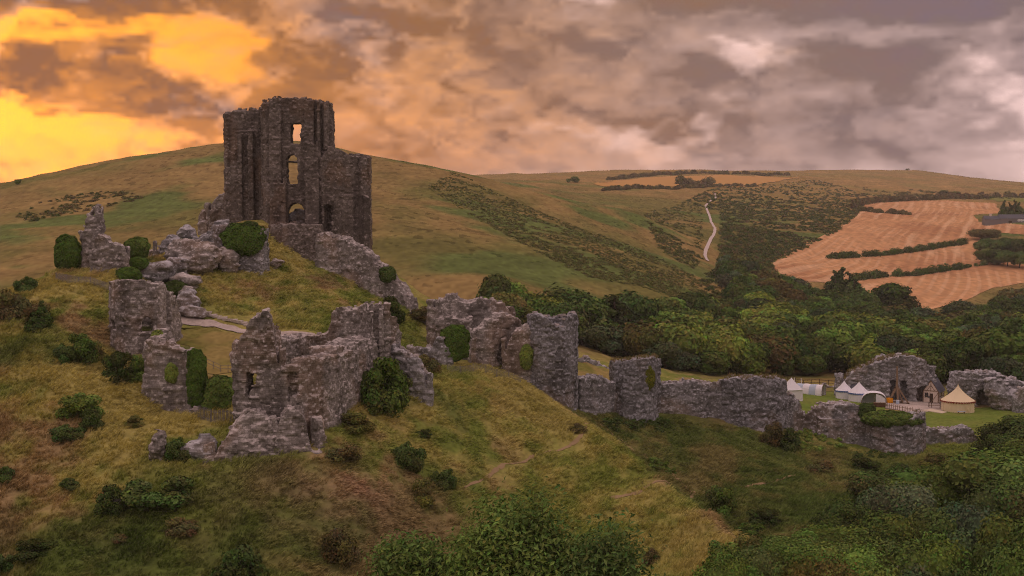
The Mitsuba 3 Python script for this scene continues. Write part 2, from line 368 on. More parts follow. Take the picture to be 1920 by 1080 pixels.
def masonry(segs, h=0.22, seed=0, rough=.16, relief=.17, blobs=()):
    """(vertices, quads) of one piece of ruined wall, and points along its broken top"""
    plans = [_plan(s) for s in segs]
    lo = np.min([np.append(p[0].min(0) - s['th'] / 2 - 1 - s['batter'] * 4, p[3].min() - .5) for p, s in zip(plans, segs)] + [np.asarray(b[0]) - max(b[1]) - .6 for b in blobs], 0)
    hi = np.max([np.append(p[0].max(0) + s['th'] / 2 + 1 + s['batter'] * 4, p[2].max() + 1) for p, s in zip(plans, segs)] + [np.asarray(b[0]) + max(b[1]) + .6 for b in blobs], 0)
    n = np.ceil((hi - lo) / h).astype(int) + 1
    ax = [lo[i] + h * np.arange(n[i]) for i in range(3)]
    gx, gy = np.meshgrid(ax[0], ax[1], indexing='ij')
    z = ax[2][None, None, :]
    F = np.full(n, 9.0, np.float32)
    r = rng(seed)
    tops = []
    for si, (s, (xy, L, top, base, u, D)) in enumerate(zip(segs, plans)):
        best, S, lat = np.full(gx.shape, 1e9), np.zeros(gx.shape), np.zeros(gx.shape)
        m = len(xy) - 1
        half = s['th'] / 2
        for k in range(m):
            a, b = xy[k], xy[k + 1]
            ln = np.linalg.norm(b - a)
            d = (b - a) / ln
            qx, qy = gx - a[0], gy - a[1]
            q = qx * d[0] + qy * d[1]
            pr = qx * d[1] - qy * d[0]
            over = np.maximum(np.maximum(-q, q - ln), 0)
            free = ((q < 0) & (k == 0)) | ((q > ln) & (k == m - 1))
            dist = np.where(free, np.maximum(np.abs(pr), over + half), np.hypot(pr, over))
            w = dist < best
            best, S, lat = np.where(w, dist, best), np.where(w, L[k] + np.clip(q, 0, ln), S), np.where(w, pr, lat)
        off = r.integers(0, 400)
        jg = (_R[(S / .55).astype(int) + off, 5 + si] - .5) * 1.2 + (_R[(S / 1.5).astype(int) + off, 9 + si] - .5) * .9 + (_R[(S / .55).astype(int) + off, 60 + (lat / .6).astype(int) % 40] - .5) * .5
        tp = (np.interp(S, L, top) + s['jag'] * jg)[..., None]
        bs = np.interp(S, L, base)[..., None]
        c = np.floor(z / .36).astype(int)
        si_ = np.floor(S[..., None] / .55 + _R[c % 512, 3] * 7).astype(int)
        stone = (_R[(si_ * 3 + (lat[..., None] > 0) * 51 + off) % 512, c % 512] - .5)
        wide = half + s['batter'] * np.clip(bs + s['bh'] + s['sink'] - z, 0, 20) if s['batter'] else half
        sd = np.maximum(best[..., None] - wide - relief * stone, np.maximum(z - tp, bs - z))
        for ho in s['holes']:
            u0, u1, v0, v1, kind = ho[:5]
            depth = ho[5] if len(ho) > 5 else None
            s0, s1 = np.interp([u0, u1], u, L)
            dd = np.interp((u0 + u1) / 2, u, D)
            z1, z0 = float(ray((u0 + u1) / 2, v0)[1]) * dd, float(ray((u0 + u1) / 2, v1)[1]) * dd
            hw, sc = (s1 - s0) / 2, (s0 + s1) / 2
            sn = S[..., None] + .14 * stone
            zn = z + .08 * stone
            box = np.maximum(np.abs(sn - sc) - hw, np.abs(zn - (z0 + z1) / 2) - (z1 - z0) / 2)
            if kind == 'arch':
                spring = z1 - hw
                box = np.where(zn > spring, np.hypot(sn - sc, zn - spring) - hw, box)
            if depth is not None:
                box = np.maximum(box, (half - depth) - lat[..., None])
            sd = np.maximum(sd, -box)
        F = np.minimum(F, sd)
        k = int(L[-1] * s['th'] * 1.6 * s['stones'])
        ss, ll = r.random(k) * L[-1], (r.random(k) - .5) * s['th']
        px, py = np.interp(ss, L, xy[:, 0]), np.interp(ss, L, xy[:, 1])
        tops.append(np.stack([px, py + ll * .8, np.interp(ss, L, top) + s['jag'] * ((_R[(ss / .55).astype(int) + off, 5 + si] - .5) * 1.2 + (_R[(ss / 1.5).astype(int) + off, 9 + si] - .5) * .9) + .03], 1))
    for c, rad, ang in blobs:
        qx, qy, qz = gx - c[0], gy - c[1], z - c[2]
        ca, sa = math.cos(ang), math.sin(ang)
        e1, e2 = qx[..., None] * ca + qz * sa, -qx[..., None] * sa + qz * ca
        pw = 2.6
        d = ((np.abs(e1) / rad[0]) ** pw + (np.abs(qy[..., None]) / rad[1]) ** pw + (np.abs(e2) / rad[2]) ** pw) ** (1 / pw)
        F = np.minimum(F, (d - 1) * min(rad))
    N = 0
    for sg, am in ((3.2 * .22 / h, 1.0), (1.1 * .22 / h, .55)):
        q = gaussian_filter(rng(seed + int(sg * 10)).standard_normal(n).astype(np.float32), sg)
        N = N + am * q / q.std()
    F = F + rough * .55 * N + .30 * h * gaussian_filter(rng(seed + 99).standard_normal(n).astype(np.float32), .75) / .35
    lay = gaussian_filter(rng(seed + 98).standard_normal(n).astype(np.float32), [2.6, 2.6, .7])
    F = F + (2.6 * rough * h if segs else .9 * h) * lay / lay.std() * .6
    F[[0, -1]] = 1
    F[:, [0, -1]] = 1
    F[:, :, [0, -1]] = 1
    V, Q = surface_net(F, lo, h)
    return V, Q, np.concatenate(tops) if tops else np.zeros((0, 3))


BOXF = np.array([[0, 1, 3], [0, 3, 2], [4, 6, 7], [4, 7, 5], [0, 4, 5], [0, 5, 1], [2, 3, 7], [2, 7, 6], [0, 2, 6], [0, 6, 4], [1, 5, 7], [1, 7, 3]])
BOXV = np.array([[x, y, z] for x in (-1, 1) for y in (-1, 1) for z in (-1, 1)], float)


def stones_mesh(pts, size, seed):
    r = rng(seed)
    n = len(pts)
    k = size * r.uniform(.5, 1.25, (n, 1, 1)) * np.array([1, .8, .62]) * BOXV * r.uniform(.6, 1.1, (n, 8, 3))
    a = r.uniform(0, 6.28, n)
    ca, sa = np.cos(a)[:, None], np.sin(a)[:, None]
    v = np.stack([k[..., 0] * ca - k[..., 1] * sa, k[..., 0] * sa + k[..., 1] * ca, k[..., 2] + k[..., 0] * r.uniform(-.3, .3, (n, 1))], -1) + np.asarray(pts)[:, None]
    f = BOXF[None] + 8 * np.arange(n)[:, None, None]
    return v.reshape(-1, 3), f.reshape(-1, 3)


RUINS = []


def grass_tufts(pts, hgt, seed, per=14):
    r = rng(seed)
    b = np.repeat(pts, per, 0) + r.normal(0, .25, (len(pts) * per, 3)) * [1, 1, .15]
    n = len(b)
    a = r.uniform(0, 6.28, n)
    w = np.stack([np.cos(a), np.sin(a), 0 * a], 1) * .05
    tip = b + np.column_stack([r.normal(.12, .15, n), r.normal(0, .15, n), hgt * r.uniform(.5, 1.2, n)])
    v = np.stack([b - w - [0, 0, .15], b + w - [0, 0, .15], tip], 1).reshape(-1, 3)
    c = np.where(r.random((n, 1)) < .55, [[.25, .19, .09]], [[.15, .16, .045]]) * r.uniform(.7, 1.3, (n, 1))
    return v, np.arange(3 * n).reshape(-1, 3), np.repeat(c, 3, 0)


def ruin(name, label, parts, mat='m_stone_warm', cat='ruin', h=.22, seed=0, rough=.16, group=None, blobs=(), size=.26, cap=0.0):
    """parts: {part name or '': list of segs}"""
    key = numbered(name)
    tag(key, label, cat, group)
    tops, used = [], {}
    for i, (pn, segs) in enumerate(parts):
        V, Q, tp = masonry(segs, h, seed * 31 + i, rough, blobs=blobs if pn == '' or i == 0 else ())
        k = key if pn == '' else f'{key}__{pn}'
        if pn:
            used[pn] = used.get(pn, -1) + 1
            if used[pn]:
                k = f'{k}_{used[pn]:03d}'
        scene[k] = ply((V, Q), mat)
        tops.append(tp)
    tops = np.concatenate(tops)
    if len(tops):
        scene[f'{key}__loose_stones'] = ply(stones_mesh(tops, size, seed), 'm_coping_highlight' if mat != 'm_stone_keep' else mat)
        labels[f'{key}__loose_stones'] = {'kind': 'stuff'}
    if cap:
        g = grass_tufts(tops[::1], cap, seed)
        scene[f'{key}__grass_top'] = ply((g[0], g[1]), 'm_leaf', color=g[2])
        labels[f'{key}__grass_top'] = {'kind': 'stuff', 'label': 'dry grass growing on the wall top'}
    return key


def block(name, label, u, v, wpx, hpx, D, tilt=0.0, mat='m_stone_warm', cat='boulder', seed=0, depth=None, sink=.25, group=None):
    """a fallen lump of masonry"""
    D = hit(u, v + .40 * hpx, d0=max(90, D - 25))[1] if hpx else D
    c = P(u, v, D)
    rx, rz = wpx / 2 / FOC * D, hpx / 2 / FOC * D
    V, Q, _ = masonry([], min(.2, rx / 6), seed, .22, blobs=[(c, (rx, depth or rx * .8, rz), tilt)])
    key = numbered(name)
    scene[key] = ply((V, Q), mat)
    tag(key, label, cat, group)
    return key


# --- the keep on its mound
ruin('castle_keep', 'tall roofless castle keep with stacked window openings on the hilltop', [
    ('left_wall', [seg([(430, 209, 222), (433, 209, 211), (442, 209, 205), (470, 209, 206), (499, 209, 203)], 2.4), seg([(446, 207.2, 252), (454, 207.2, 250)], 1.3, jag=.2), seg([(466, 207.2, 245), (475, 207.2, 245)], 1.4, jag=.2), seg([(486, 207.3, 300), (497, 207.3, 296)], 1.4, jag=.2),
                   seg([(434, 209, 212), (438, 216, 222)], 2.0), seg([(432, 208.2, 290), (498, 208.2, 285)], 1.3, jag=1.2)]),
    ('central_wall', [seg([(500, 203, 194), (507, 203, 187), (525, 203, 183), (545, 203, 186), (575, 203, 186), (576, 203, 189), (602, 203, 188), (611, 203.4, 198)], 2.6, [(547, 565, 232, 271, 'rect'), (539, 560, 304, 346, 'rect'), (538, 560, 290, 300, 'arch'), (538, 572, 381, 419, 'arch')], jag=.3),
                      seg([(501, 204, 200), (502, 209, 205)], 2.0), seg([(610, 204, 192), (615, 210, 215)], 2.0, jag=.5)]),
    ('buttress', [seg([(506, 201.4, 188), (527, 201.4, 187)], 1.5, jag=.25)]), ('buttress', [seg([(571, 201.5, 190), (588, 201.5, 190)], 1.3, jag=.3), seg([(572, 201.0, 262), (597, 201.0, 266)], 1.1, jag=.8)]),
    ('buttress', [seg([(595, 201.5, 189), (600, 201.5, 189)], 1.3, jag=.2), seg([(606, 201.6, 192), (611, 201.8, 194)], 1.3, jag=.3, base=282)]),
    ('buttress', [seg([(512, 201, 330), (536, 201, 340)], 1.1, jag=1.2), seg([(519, 200.6, 395), (537, 200.6, 385)], .9, jag=.8)]), ('buttress', [seg([(574, 200.8, 330), (598, 200.8, 325)], 1.1, jag=1.0)]),
    ('right_wall', [seg([(599, 201.2, 300), (608, 201.6, 284), (616, 202, 278), (628, 203, 284), (640, 204, 288), (654, 205, 293), (658, 205.2, 286), (670, 206, 290), (684, 207, 291)], 2.2, [(601, 616, 382, 434, 'arch', 1.7)], jag=.5), seg([(682, 207, 292), (686, 216, 300)], 1.8)]),
    ('buttress', [seg([(673, 204.8, 293), (684, 205.4, 295)], 1.3, jag=.3), seg([(679, 204.2, 366), (690, 204.8, 370)], 1.5, jag=.4)]),
    ('plinth', [seg([(521, 199.6, 424), (526, 199.4, 420), (596, 199, 421)], 2.6, batter=.10, bh=7, jag=.2, sink=2)]),
    ('pier', [seg([(578, 198.6, 432), (597, 198.4, 431)], 1.2, batter=.16, bh=6, jag=.3, sink=2)])], seed=1, h=.16, rough=.07, mat='m_stone_keep')
ruin('ruined_wall', 'long broken wall sloping down the mound from the keep', [('', [seg([(598, 197, 438), (640, 196, 441), (660, 195, 450), (680, 194, 462), (705, 192.5, 484), (735, 191, 514), (752, 190, 530), (768, 189, 556), (778, 188.5, 584)], 2.2, batter=.08, bh=3), seg([(774, 188.6, 588), (800, 187, 592), (815, 186, 612)], 1.5)])], seed=2)
ruin('ruined_wall', 'rounded reddish wall stump behind the left edge of the keep', [('', [seg([(396, 216, 402), (402, 216, 378), (413, 216, 367), (440, 216, 364)], 3, sink=3)])], seed=3)
ruin('stone_pillar', 'thin leaning pillar of masonry left of the keep', [('', [seg([(373, 205, 398), (383, 205, 394)], 1.2, sink=2), seg([(373, 204.6, 412), (388, 204.6, 413)], 1.3, sink=2)])], seed=4)
ruin('ruined_wall', 'jagged wall remnant with a tall spire on the left end of the hilltop', [('', [seg([(155, 172, 440), (161, 172, 432), (164, 172, 410), (172, 172, 391), (184, 172, 389), (189, 172, 402)], 1.7, [(173, 180, 398, 404, 'rect')], sink=1.5), seg([(172, 170.6, 470), (182, 170.2, 452), (190, 170, 439), (203, 170, 440), (209, 170, 455), (212, 170.2, 461), (232, 171, 461), (238, 171, 480)], 1.6)])], seed=5, h=.18)
ruin('stone_pillar', 'small finger of masonry on a low wall beside the round hilltop bush', [('', [seg([(287, 186, 448), (294, 186, 447)], .9), seg([(279, 187, 470), (303, 188, 466), (318, 189, 460)], 1.4)])], seed=6, h=.18)
ruin('ruined_wall', 'pale wall stump carrying the square ivy block below the keep', [('', [seg([(414, 188, 436), (422, 187.5, 428), (460, 187, 425), (497, 186.5, 430)], 3.2, sink=2, batter=.12, bh=2.5)])], 'm_stone_grey', seed=7)
ruin('ruined_wall', 'low tumbled wall left of the square ivy block', [('', [seg([(376, 193, 446), (396, 191, 436), (416, 189, 430)], 2.4, jag=.3, sink=2.5)])], 'm_stone_grey', seed=47)
# --- the west bailey
ruin('round_tower', 'squat round tower with one window at the left edge of the bailey', [
    ('', [seg([(212, 153, 531), (214, 150, 529), (222, 148.2, 528), (240, 147.4, 526), (262, 147.3, 528), (285, 147.8, 529), (299, 149, 532), (302, 151, 533), (303, 154, 535)], .9, [(267, 283, 594, 619, 'arch'), (214, 221, 598, 618, 'rect')], jag=.18), seg([(214, 156, 536), (302, 157, 538)], 1.4)])], seed=8, h=.18, rough=.11)
ruin('ruined_wall', 'rubble wall falling away behind the right side of the round tower', [('', [seg([(306, 154, 545), (316, 156, 562), (324, 158, 578), (330, 159, 596)], 1.6)])], seed=9, h=.2)
ruin('ruined_wall', 'low broken wall at the right foot of the round tower', [('', [seg([(286, 144, 632), (300, 145.5, 622), (309, 147, 615)], 1.6)])], seed=49, h=.2)
ruin('ruined_wall', 'upright wall fragment below the round tower with ivy on its right end', [('', [seg([(283, 135.5, 655), (287, 135, 643), (296, 134.6, 640), (315, 134.2, 641), (335, 134, 646), (347, 133.8, 653), (362, 133.6, 659)], 1.8, batter=.1, bh=3), seg([(357, 130.8, 768), (370, 130.6, 766)], .9, jag=.2)])], seed=10, h=.18)
ruin('ruined_tower', 'tall ragged front tower with a dark crack and battered footing', [
    ('', [seg([(452, 122.4, 662), (455, 122.3, 640), (461, 122.2, 626), (470, 122.1, 614), (478, 122, 596), (484, 122, 588), (503, 122, 586), (510, 122, 596), (514, 122.1, 624), (518, 122.2, 655), (524, 122.3, 690)], 2.0, [(469, 482, 697, 720, 'rect'), (467, 478, 712, 745, 'rect'), (481, 487, 742, 746, 'rect', .8), (498, 505, 742, 746, 'rect', .8)], jag=.3),
          seg([(507, 123.2, 606), (512, 127, 632)], 1.4)]),
    ('footing', [seg([(405, 119.6, 855), (420, 119.6, 828), (440, 119.8, 797), (455, 120, 777), (470, 120, 772), (488, 120, 774), (507, 120, 790), (520, 120.4, 818), (529, 120.4, 850)], 2.4, batter=.30, bh=3.5, jag=.25)]),
    ('footing', [seg([(519, 120.6, 800), (526, 120.6, 777), (540, 120.6, 765), (560, 120.8, 766), (572, 121, 780), (583, 121.2, 835)], 2.6, batter=.22, bh=3.5, jag=.25)])], seed=11, h=.14, rough=.19, size=.22)
ruin('curtain_wall', 'curved curtain wall running right from the ragged front tower', [
    ('front_wall', [seg([(516, 122.6, 690), (532, 122.6, 692), (548, 122.6, 686), (557, 122.8, 676), (572, 123.6, 669), (600, 126, 665), (640, 131, 660), (675, 136, 650), (693, 139.4, 640)], 2.2, [(543, 548, 698, 755, 'rect', .6)], jag=.25, batter=.05, bh=5)]),
    ('wall_walk', [seg([(604, 128.6, 655), (640, 133, 645), (690, 140.5, 632)], 3.2, jag=.5)]),
    ('pier', [seg([(690, 140.4, 580), (697, 140.2, 573), (715, 140.2, 572), (719, 140.6, 580)], 2.0, jag=.3), seg([(697, 138.9, 586), (700, 138.9, 586)], .8, jag=.2), seg([(712, 138.9, 580), (717, 138.9, 582)], .8, jag=.2), seg([(720, 141, 592), (729, 142, 600), (736, 143, 628), (738, 143, 665)], 1.9)]),
    ('back_wall', [seg([(522, 138, 634), (560, 142, 629), (588, 145, 632), (602, 146, 622), (622, 145.6, 614), (634, 145, 592), (643, 144, 579), (662, 143.4, 580), (690, 142.6, 575)], 1.7, jag=.35)])], seed=12, h=.15, rough=.11, size=.22)
ruin('ruined_wall', 'dark slab of wall leaning downhill right of the curtain wall', [('', [seg([(712, 142, 662), (719, 141.6, 648), (735, 141.4, 645), (755, 141, 652), (775, 140.5, 664), (790, 140, 676), (798, 140, 700), (804, 140, 742)], 1.8)])], 'm_stone_grey', seed=13, h=.18)
# --- the gatehouse towards the outer bailey
ruin('ruined_wall', 'low wall running to the ivy covered stump by the inner gatehouse', [('', [seg([(765, 165, 654), (795, 165, 650), (812, 164, 656), (821, 163.4, 640), (828, 163, 630), (838, 163, 645), (850, 163, 670)], 1.3)])], 'm_stone_grey', seed=14)
ruin('gatehouse', 'broken inner gatehouse with a dark collapsed arch', [
    ('back_wall', [seg([(817, 177, 585), (820, 177, 566), (830, 177, 560), (853, 176.6, 556), (866, 176.6, 560), (880, 176.6, 562), (905, 177, 560), (932, 177.4, 561), (945, 177.6, 574), (953, 178, 588)], 3.0), seg([(820, 174.8, 600), (840, 174.6, 596), (886, 174.6, 597)], 1.6, [(838, 880, 622, 660, 'arch', 1.2)])]),
    ('front_wall', [seg([(885, 170.5, 632), (895, 170.6, 612), (915, 171, 600), (935, 172, 590), (948, 172.5, 588), (959, 173, 592), (962, 176, 610)], 2.4, [(926, 951, 640, 692, 'arch')]), seg([(886, 169.2, 622), (893, 169.2, 620)], .8)]),
    ('link_wall', [seg([(949, 169, 655), (957, 168.6, 632), (965, 168.4, 617), (985, 168.4, 612), (1000, 168.6, 616)], 2.4)])], 'm_stone_warm', seed=15)
ruin('gate_tower', 'tall round gate tower streaked with pale lichen in the middle of the wall', [
    ('', [seg([(995, 172, 592), (996, 169.5, 590), (1000, 167.8, 588), (1012, 166.9, 588), (1024, 166.6, 592), (1033, 166.5, 602), (1040, 166.5, 611), (1055, 166.7, 613), (1057, 166.8, 592), (1068, 167.4, 588), (1075, 168.8, 589), (1077, 172, 590)], .9, [(1056, 1076, 736, 775, 'rect', .35)], jag=.25, sink=3), seg([(1003, 173, 592), (1035, 174, 596), (1052, 174, 591), (1073, 173, 590)], 2.2)])], 'm_stone_lichen', seed=16, h=.18, rough=.1)
ruin('ruined_wall', 'short rough wall between the tall gate tower and the grassy topped tower', [('', [seg([(1080, 174, 712), (1092, 175, 705), (1115, 176.5, 706), (1130, 178, 709), (1148, 180, 716)], 1.6, sink=2.5)])], 'm_stone_grey', seed=17)
ruin('ruined_wall', 'low grey wall stub on the far side of the bright lawn', [('', [seg([(1084, 208, 671), (1105, 209, 669), (1122, 210, 679), (1145, 211, 692)], 1.2, jag=.3)])], 'm_stone_grey', seed=18)
ruin('wall_tower', 'half round wall tower with grass growing on its top', [('', [seg([(1149, 185, 681), (1150, 182, 678), (1157, 180, 676), (1172, 179.2, 675), (1190, 179, 673), (1210, 179.6, 671), (1224, 181, 670), (1227, 184, 670)], .9, jag=.12, batter=.10, bh=1.5, sink=2.5), seg([(1150, 186, 679), (1190, 185, 674), (1228, 187, 670)], 3, jag=.2), seg([(1156, 182.6, 679), (1220, 183, 673)], 4, jag=.2)])], 'm_stone_lichen', seed=19, h=.18, rough=.1, cap=0.55)
ruin('curtain_wall', 'plain low curtain wall between the two grass topped towers', [('', [seg([(1226, 187, 716), (1250, 187.5, 717), (1290, 188.5, 712), (1330, 190, 716), (1368, 191, 718)], 1.6, jag=.12, sink=2)])], 'm_stone_grey', seed=20)
ruin('wall_tower', 'low broad wall tower capped with dry grass, a bush before it', [('', [seg([(1356, 192, 716), (1362, 190, 711), (1372, 189.2, 709), (1400, 188.6, 708), (1430, 188.5, 707), (1455, 189, 709), (1466, 191, 713)], 1.9, jag=.2, batter=.06, bh=2, sink=2.5), seg([(1366, 191.6, 708), (1456, 192, 708)], 4, jag=.25)])], 'm_stone_lichen', seed=21, cap=0.6)
ruin('ruined_wall', 'small rounded wall end right of the broad low tower', [('', [seg([(1464, 192, 744), (1480, 193, 741), (1494, 194, 752), (1501, 194.5, 776)], 1.5, sink=2)])], 'm_stone_grey', seed=22)
ruin('ruined_wall', 'round backed stone bastion in the outer wall in front of the tents', [('', [seg([(1506, 197, 792), (1516, 196.5, 773), (1535, 196, 759), (1555, 196, 755), (1590, 196.4, 756), (1612, 197, 766), (1624, 197.4, 786)], 4, jag=.2, sink=2), seg([(1530, 194.5, 783), (1618, 195, 782)], 2.6, jag=.15, sink=2)])], 'm_stone_grey', seed=23)
ruin('ruined_wall', 'curved bastion wall draped with ivy at the corner of the outer bailey', [('', [seg([(1624, 195, 782), (1645, 193.2, 784), (1670, 192.4, 786), (1700, 192.4, 784), (1715, 193.5, 778), (1724, 196, 770)], 2.2, jag=.25, sink=2.5), seg([(1640, 196, 780), (1710, 196.5, 776)], 4, jag=.2, sink=2)])], 'm_stone_grey', seed=24, cap=0.3)
ruin('ruined_wall', 'low leaning grey wall on the bank below the cream tent', [('', [seg([(1722, 203, 806), (1745, 203.6, 803), (1780, 204.4, 802), (1813, 205, 800), (1822, 205.4, 814), (1827, 205.6, 830)], 1.8, jag=.2, sink=2)])], 'm_stone_grey', seed=25)
ruin('outer_gatehouse', 'rounded outer gatehouse ruin with dark doorways behind the tents', [('', [seg([(1580, 256, 722), (1588, 255.6, 704), (1608, 255, 692), (1630, 254.4, 683), (1643, 254, 674), (1664, 254, 669), (1700, 254, 667), (1720, 254, 671), (1730, 254.4, 688), (1737, 255, 712)], 4.5, [(1663, 1678, 713, 750, 'rect', 2.2), (1684, 1697, 713, 750, 'arch', 2.2), (1715, 1727, 720, 750, 'arch', 2.2), (1664, 1697, 679, 750, 'rect', .8)], jag=.3, sink=2)])], 'm_stone_grey', seed=26, h=.2, rough=.3, cap=0.6)
ruin('ruined_wall', 'massive overhanging masonry ruin behind the cream tent', [('', [seg([(1794, 252, 718), (1799, 251, 702), (1812, 250, 697), (1840, 249, 696), (1865, 248.6, 697), (1885, 248, 706), (1905, 247, 714), (1935, 246, 728)], 4.5, [(1832, 1853, 727, 764, 'arch', 2.6), (1804, 1812, 716, 764, 'rect', 1.4)], jag=.35, sink=2)])], 'm_stone_grey', seed=27, h=.2, rough=.32, blobs=[(P(1874, 738, 244), (2.4, 2.4, 3.6), .5), (P(1893, 752, 243), (2.4, 2.4, 2.2), -.3)])
ruin('ruined_wall', 'wall end with a pale coping at the right edge beside the masonry ruin', [('', [seg([(1902, 238, 741), (1912, 238, 728), (1935, 238, 722)], 2.4, sink=2)])], 'm_stone_grey', seed=28, h=.25)
ruin('boundary_wall', 'low boundary wall behind the tents at the edge of the wood', [('', [seg([(1464, 266, 722), (1500, 268, 726), (1540, 270, 723), (1580, 271, 724), (1604, 271, 726)], 1.1, jag=.25, stones=.5)])], 'm_stone_grey', seed=29, h=.25)
ruin('gate_post', 'round topped stone gate post on the boundary wall', [('', [seg([(1541, 268, 718), (1549, 268, 718)], .9, jag=.05, stones=0)])], 'm_stone_grey', cat='gate post', seed=30, h=.12, rough=.05)
# --- fallen masonry
for i, (u, v, w, hh, D, tilt, lab) in enumerate([
    (350, 441, 36, 34, 203, .3, 'pale squarish block on top of the rubble heap left of the keep'), (362, 482, 96, 66, 197, -.15, 'huge rounded lump of masonry in the rubble heap left of the keep'),
    (292, 512, 66, 46, 181, .1, 'broad lump of masonry just right of the round clipped bushes'), (403, 456, 62, 40, 199, .35, 'sloping slab of masonry between the rubble heap and the ivy block'),
    (346, 528, 52, 30, 178, -.1, 'flat grey lump of masonry below the rubble heap'), (357, 563, 40, 40, 168, .1, 'upright boulder above the bailey steps'), (357, 585, 52, 22, 166.5, 0, 'rubble pedestal under the upright boulder'),
    (349, 552, 32, 26, 173, .4, 'tilted stone behind the upright boulder'), (322, 462, 40, 40, 200, -.3, 'brown masonry lump left of the pale squarish block'), (416, 432, 36, 36, 206, .2, 'small masonry lump under the reddish wall stump'),
    (297, 838, 26, 52, 117, -.15, 'upright standing slab in the grass left of the front tower'), (376, 842, 52, 44, 117.5, .65, 'tilted block in the grass beside the tower footing'), (211, 947, 30, 22, 109, .3, 'small grey stone beside a bush on the lower slope'),
    (428, 490, 40, 50, 187, .2, 'lichen covered block left of the pale wall stump'), (330, 500, 50, 40, 187, -.2, 'low lump of masonry at the foot of the rubble heap'), (312, 575, 26, 44, 160, -.1, 'jumbled masonry behind the round tower'), (519, 494, 32, 18, 186, .1, 'flat patch of rubble showing through the mound grass'), (556, 410, 34, 30, 213, .2, 'dark lump of rubble seen through the lowest arch of the keep')]):
    block('masonry_block', lab, u, v, w, hh, D, tilt, 'm_stone_grey' if i % 3 != 1 else 'm_stone_warm', seed=200 + i, depth=(w + hh) / 4 / FOC * D * .8)

#@NEXT@
# ------------------------------------------------------------------ foliage
scene['m_leaf'] = diffuse({'type': 'mesh_attribute', 'name': 'vertex_color'})
scene['m_bark'] = diffuse((.085, .066, .05))
GREENS = dict(dark=(.075, .118, .034), mid=(.120, .190, .044), light=(.180, .250, .055), olive=(.155, .160, .050), brown=(.130, .120, .050), blue=(.085, .130, .062), ivy=(.085, .155, .030), gorse=(.120, .140, .046), s_gorse=(.135, .150, .048), s_dark=(.110, .130, .045), s_olive=(.160, .155, .055), s_brown=(.145, .125, .055), ash=(.17, .27, .065), ash_mid=(.14, .225, .06), ash_dark=(.11, .18, .055))
_ICO1, _ICO0 = trimesh.creation.icosphere(subdivisions=1), trimesh.creation.icosphere(subdivisions=0)


def unit(a):
    return a / np.maximum(np.linalg.norm(a, axis=-1, keepdims=True), 1e-9)


def leaves(pos, nrm, size, col, r, aspect=.62, var=.22):
    """rhombic leaf sprays at pos facing nrm: vertices, triangles, colours"""
    n = len(pos)
    t = unit(np.cross(nrm, unit(r.standard_normal((n, 3)))))
    b = np.cross(nrm, t)
    s = (size * r.uniform(.6, 1.3, n))[:, None]
    bend = nrm * s * .25
    v = np.stack([pos - t * s, pos - b * s * aspect + bend, pos + t * s, pos + b * s * aspect + bend], 1).reshape(-1, 3)
    f = (np.array([[0, 1, 2], [0, 2, 3]])[None] + 4 * np.arange(n)[:, None, None]).reshape(-1, 3)
    c = np.repeat(np.asarray(col) * r.uniform(1 - var, 1 + var, (n, 1)) * (1 + .12 * r.standard_normal((n, 3)) * [1, .5, .6]), 4, 0)
    return v, f, np.clip(c, .004, .9)


def join(ms):
    vs, fs, cs, k = [], [], [], 0
    for v, f, c in ms:
        vs.append(v), fs.append(f + k), cs.append(c)
        k += len(v)
    return np.concatenate(vs), np.concatenate(fs), np.concatenate(cs)


def tube(pts, rad, sides=6):
    pts, rad = np.asarray(pts, float), np.broadcast_to(rad, len(pts))
    d = unit(np.gradient(pts, axis=0))
    x = unit(np.cross(d, [.31, .2, .93]) + 1e-6)
    y = np.cross(d, x)
    a = np.arange(sides) * 2 * np.pi / sides
    v = (pts[:, None] + rad[:, None, None] * (np.cos(a)[None, :, None] * x[:, None] + np.sin(a)[None, :, None] * y[:, None])).reshape(-1, 3)
    i, j = np.meshgrid(np.arange(len(pts) - 1), np.arange(sides), indexing='ij')
    q = np.stack([i * sides + j, i * sides + (j + 1) % sides, (i + 1) * sides + (j + 1) % sides, (i + 1) * sides + j], -1).reshape(-1, 4)
    return v, np.vstack([q[:, [0, 1, 2]], q[:, [0, 2, 3]]])


def lobed(lobes, n, leaf, col, seed, core=.80, squash=.85, var=.22, up=.25, lobe_var=.2):
    """a crown of leaf sprays round several lobes (x, y, z, radius)"""
    r = rng(seed)
    lobes = np.asarray(lobes, float)
    w = lobes[:, 3] ** 2
    k = r.choice(len(lobes), n, p=w / w.sum())
    d = unit(r.standard_normal((n, 3)) + [0, 0, .25])
    rad = lobes[k, 3:4] * np.where(r.random((n, 1)) < .8, r.uniform(.80, 1.06, (n, 1)), r.uniform(.6, 1.28, (n, 1))) * np.array([1, 1, squash])
    pos = lobes[k, :3] + d * rad
    inside = np.zeros(n, bool)
    for j in range(len(lobes)):
        inside |= (k != j) & (np.linalg.norm((pos - lobes[j, :3]) / [1, 1, squash], axis=1) < .74 * lobes[j, 3])
    keep = ~inside
    pos, d, k = pos[keep], d[keep], k[keep]
    nrm = unit(d * 1.0 + .42 * unit(r.standard_normal((len(pos), 3))) + [0, 0, up * .6])
    lc = np.asarray(col) * (1 + lobe_var * r.uniform(-1, 1, (len(lobes), 1))) * (1 + .08 * r.standard_normal((len(lobes), 3)))
    ms = [leaves(pos, nrm, leaf, lc[k], r, var=var)]
    _ICO = _ICO0 if n < 400 else _ICO1
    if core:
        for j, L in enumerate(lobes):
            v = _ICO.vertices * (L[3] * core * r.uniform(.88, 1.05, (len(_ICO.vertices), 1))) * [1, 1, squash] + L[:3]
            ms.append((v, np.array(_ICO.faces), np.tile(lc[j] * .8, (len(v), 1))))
    return join(ms)


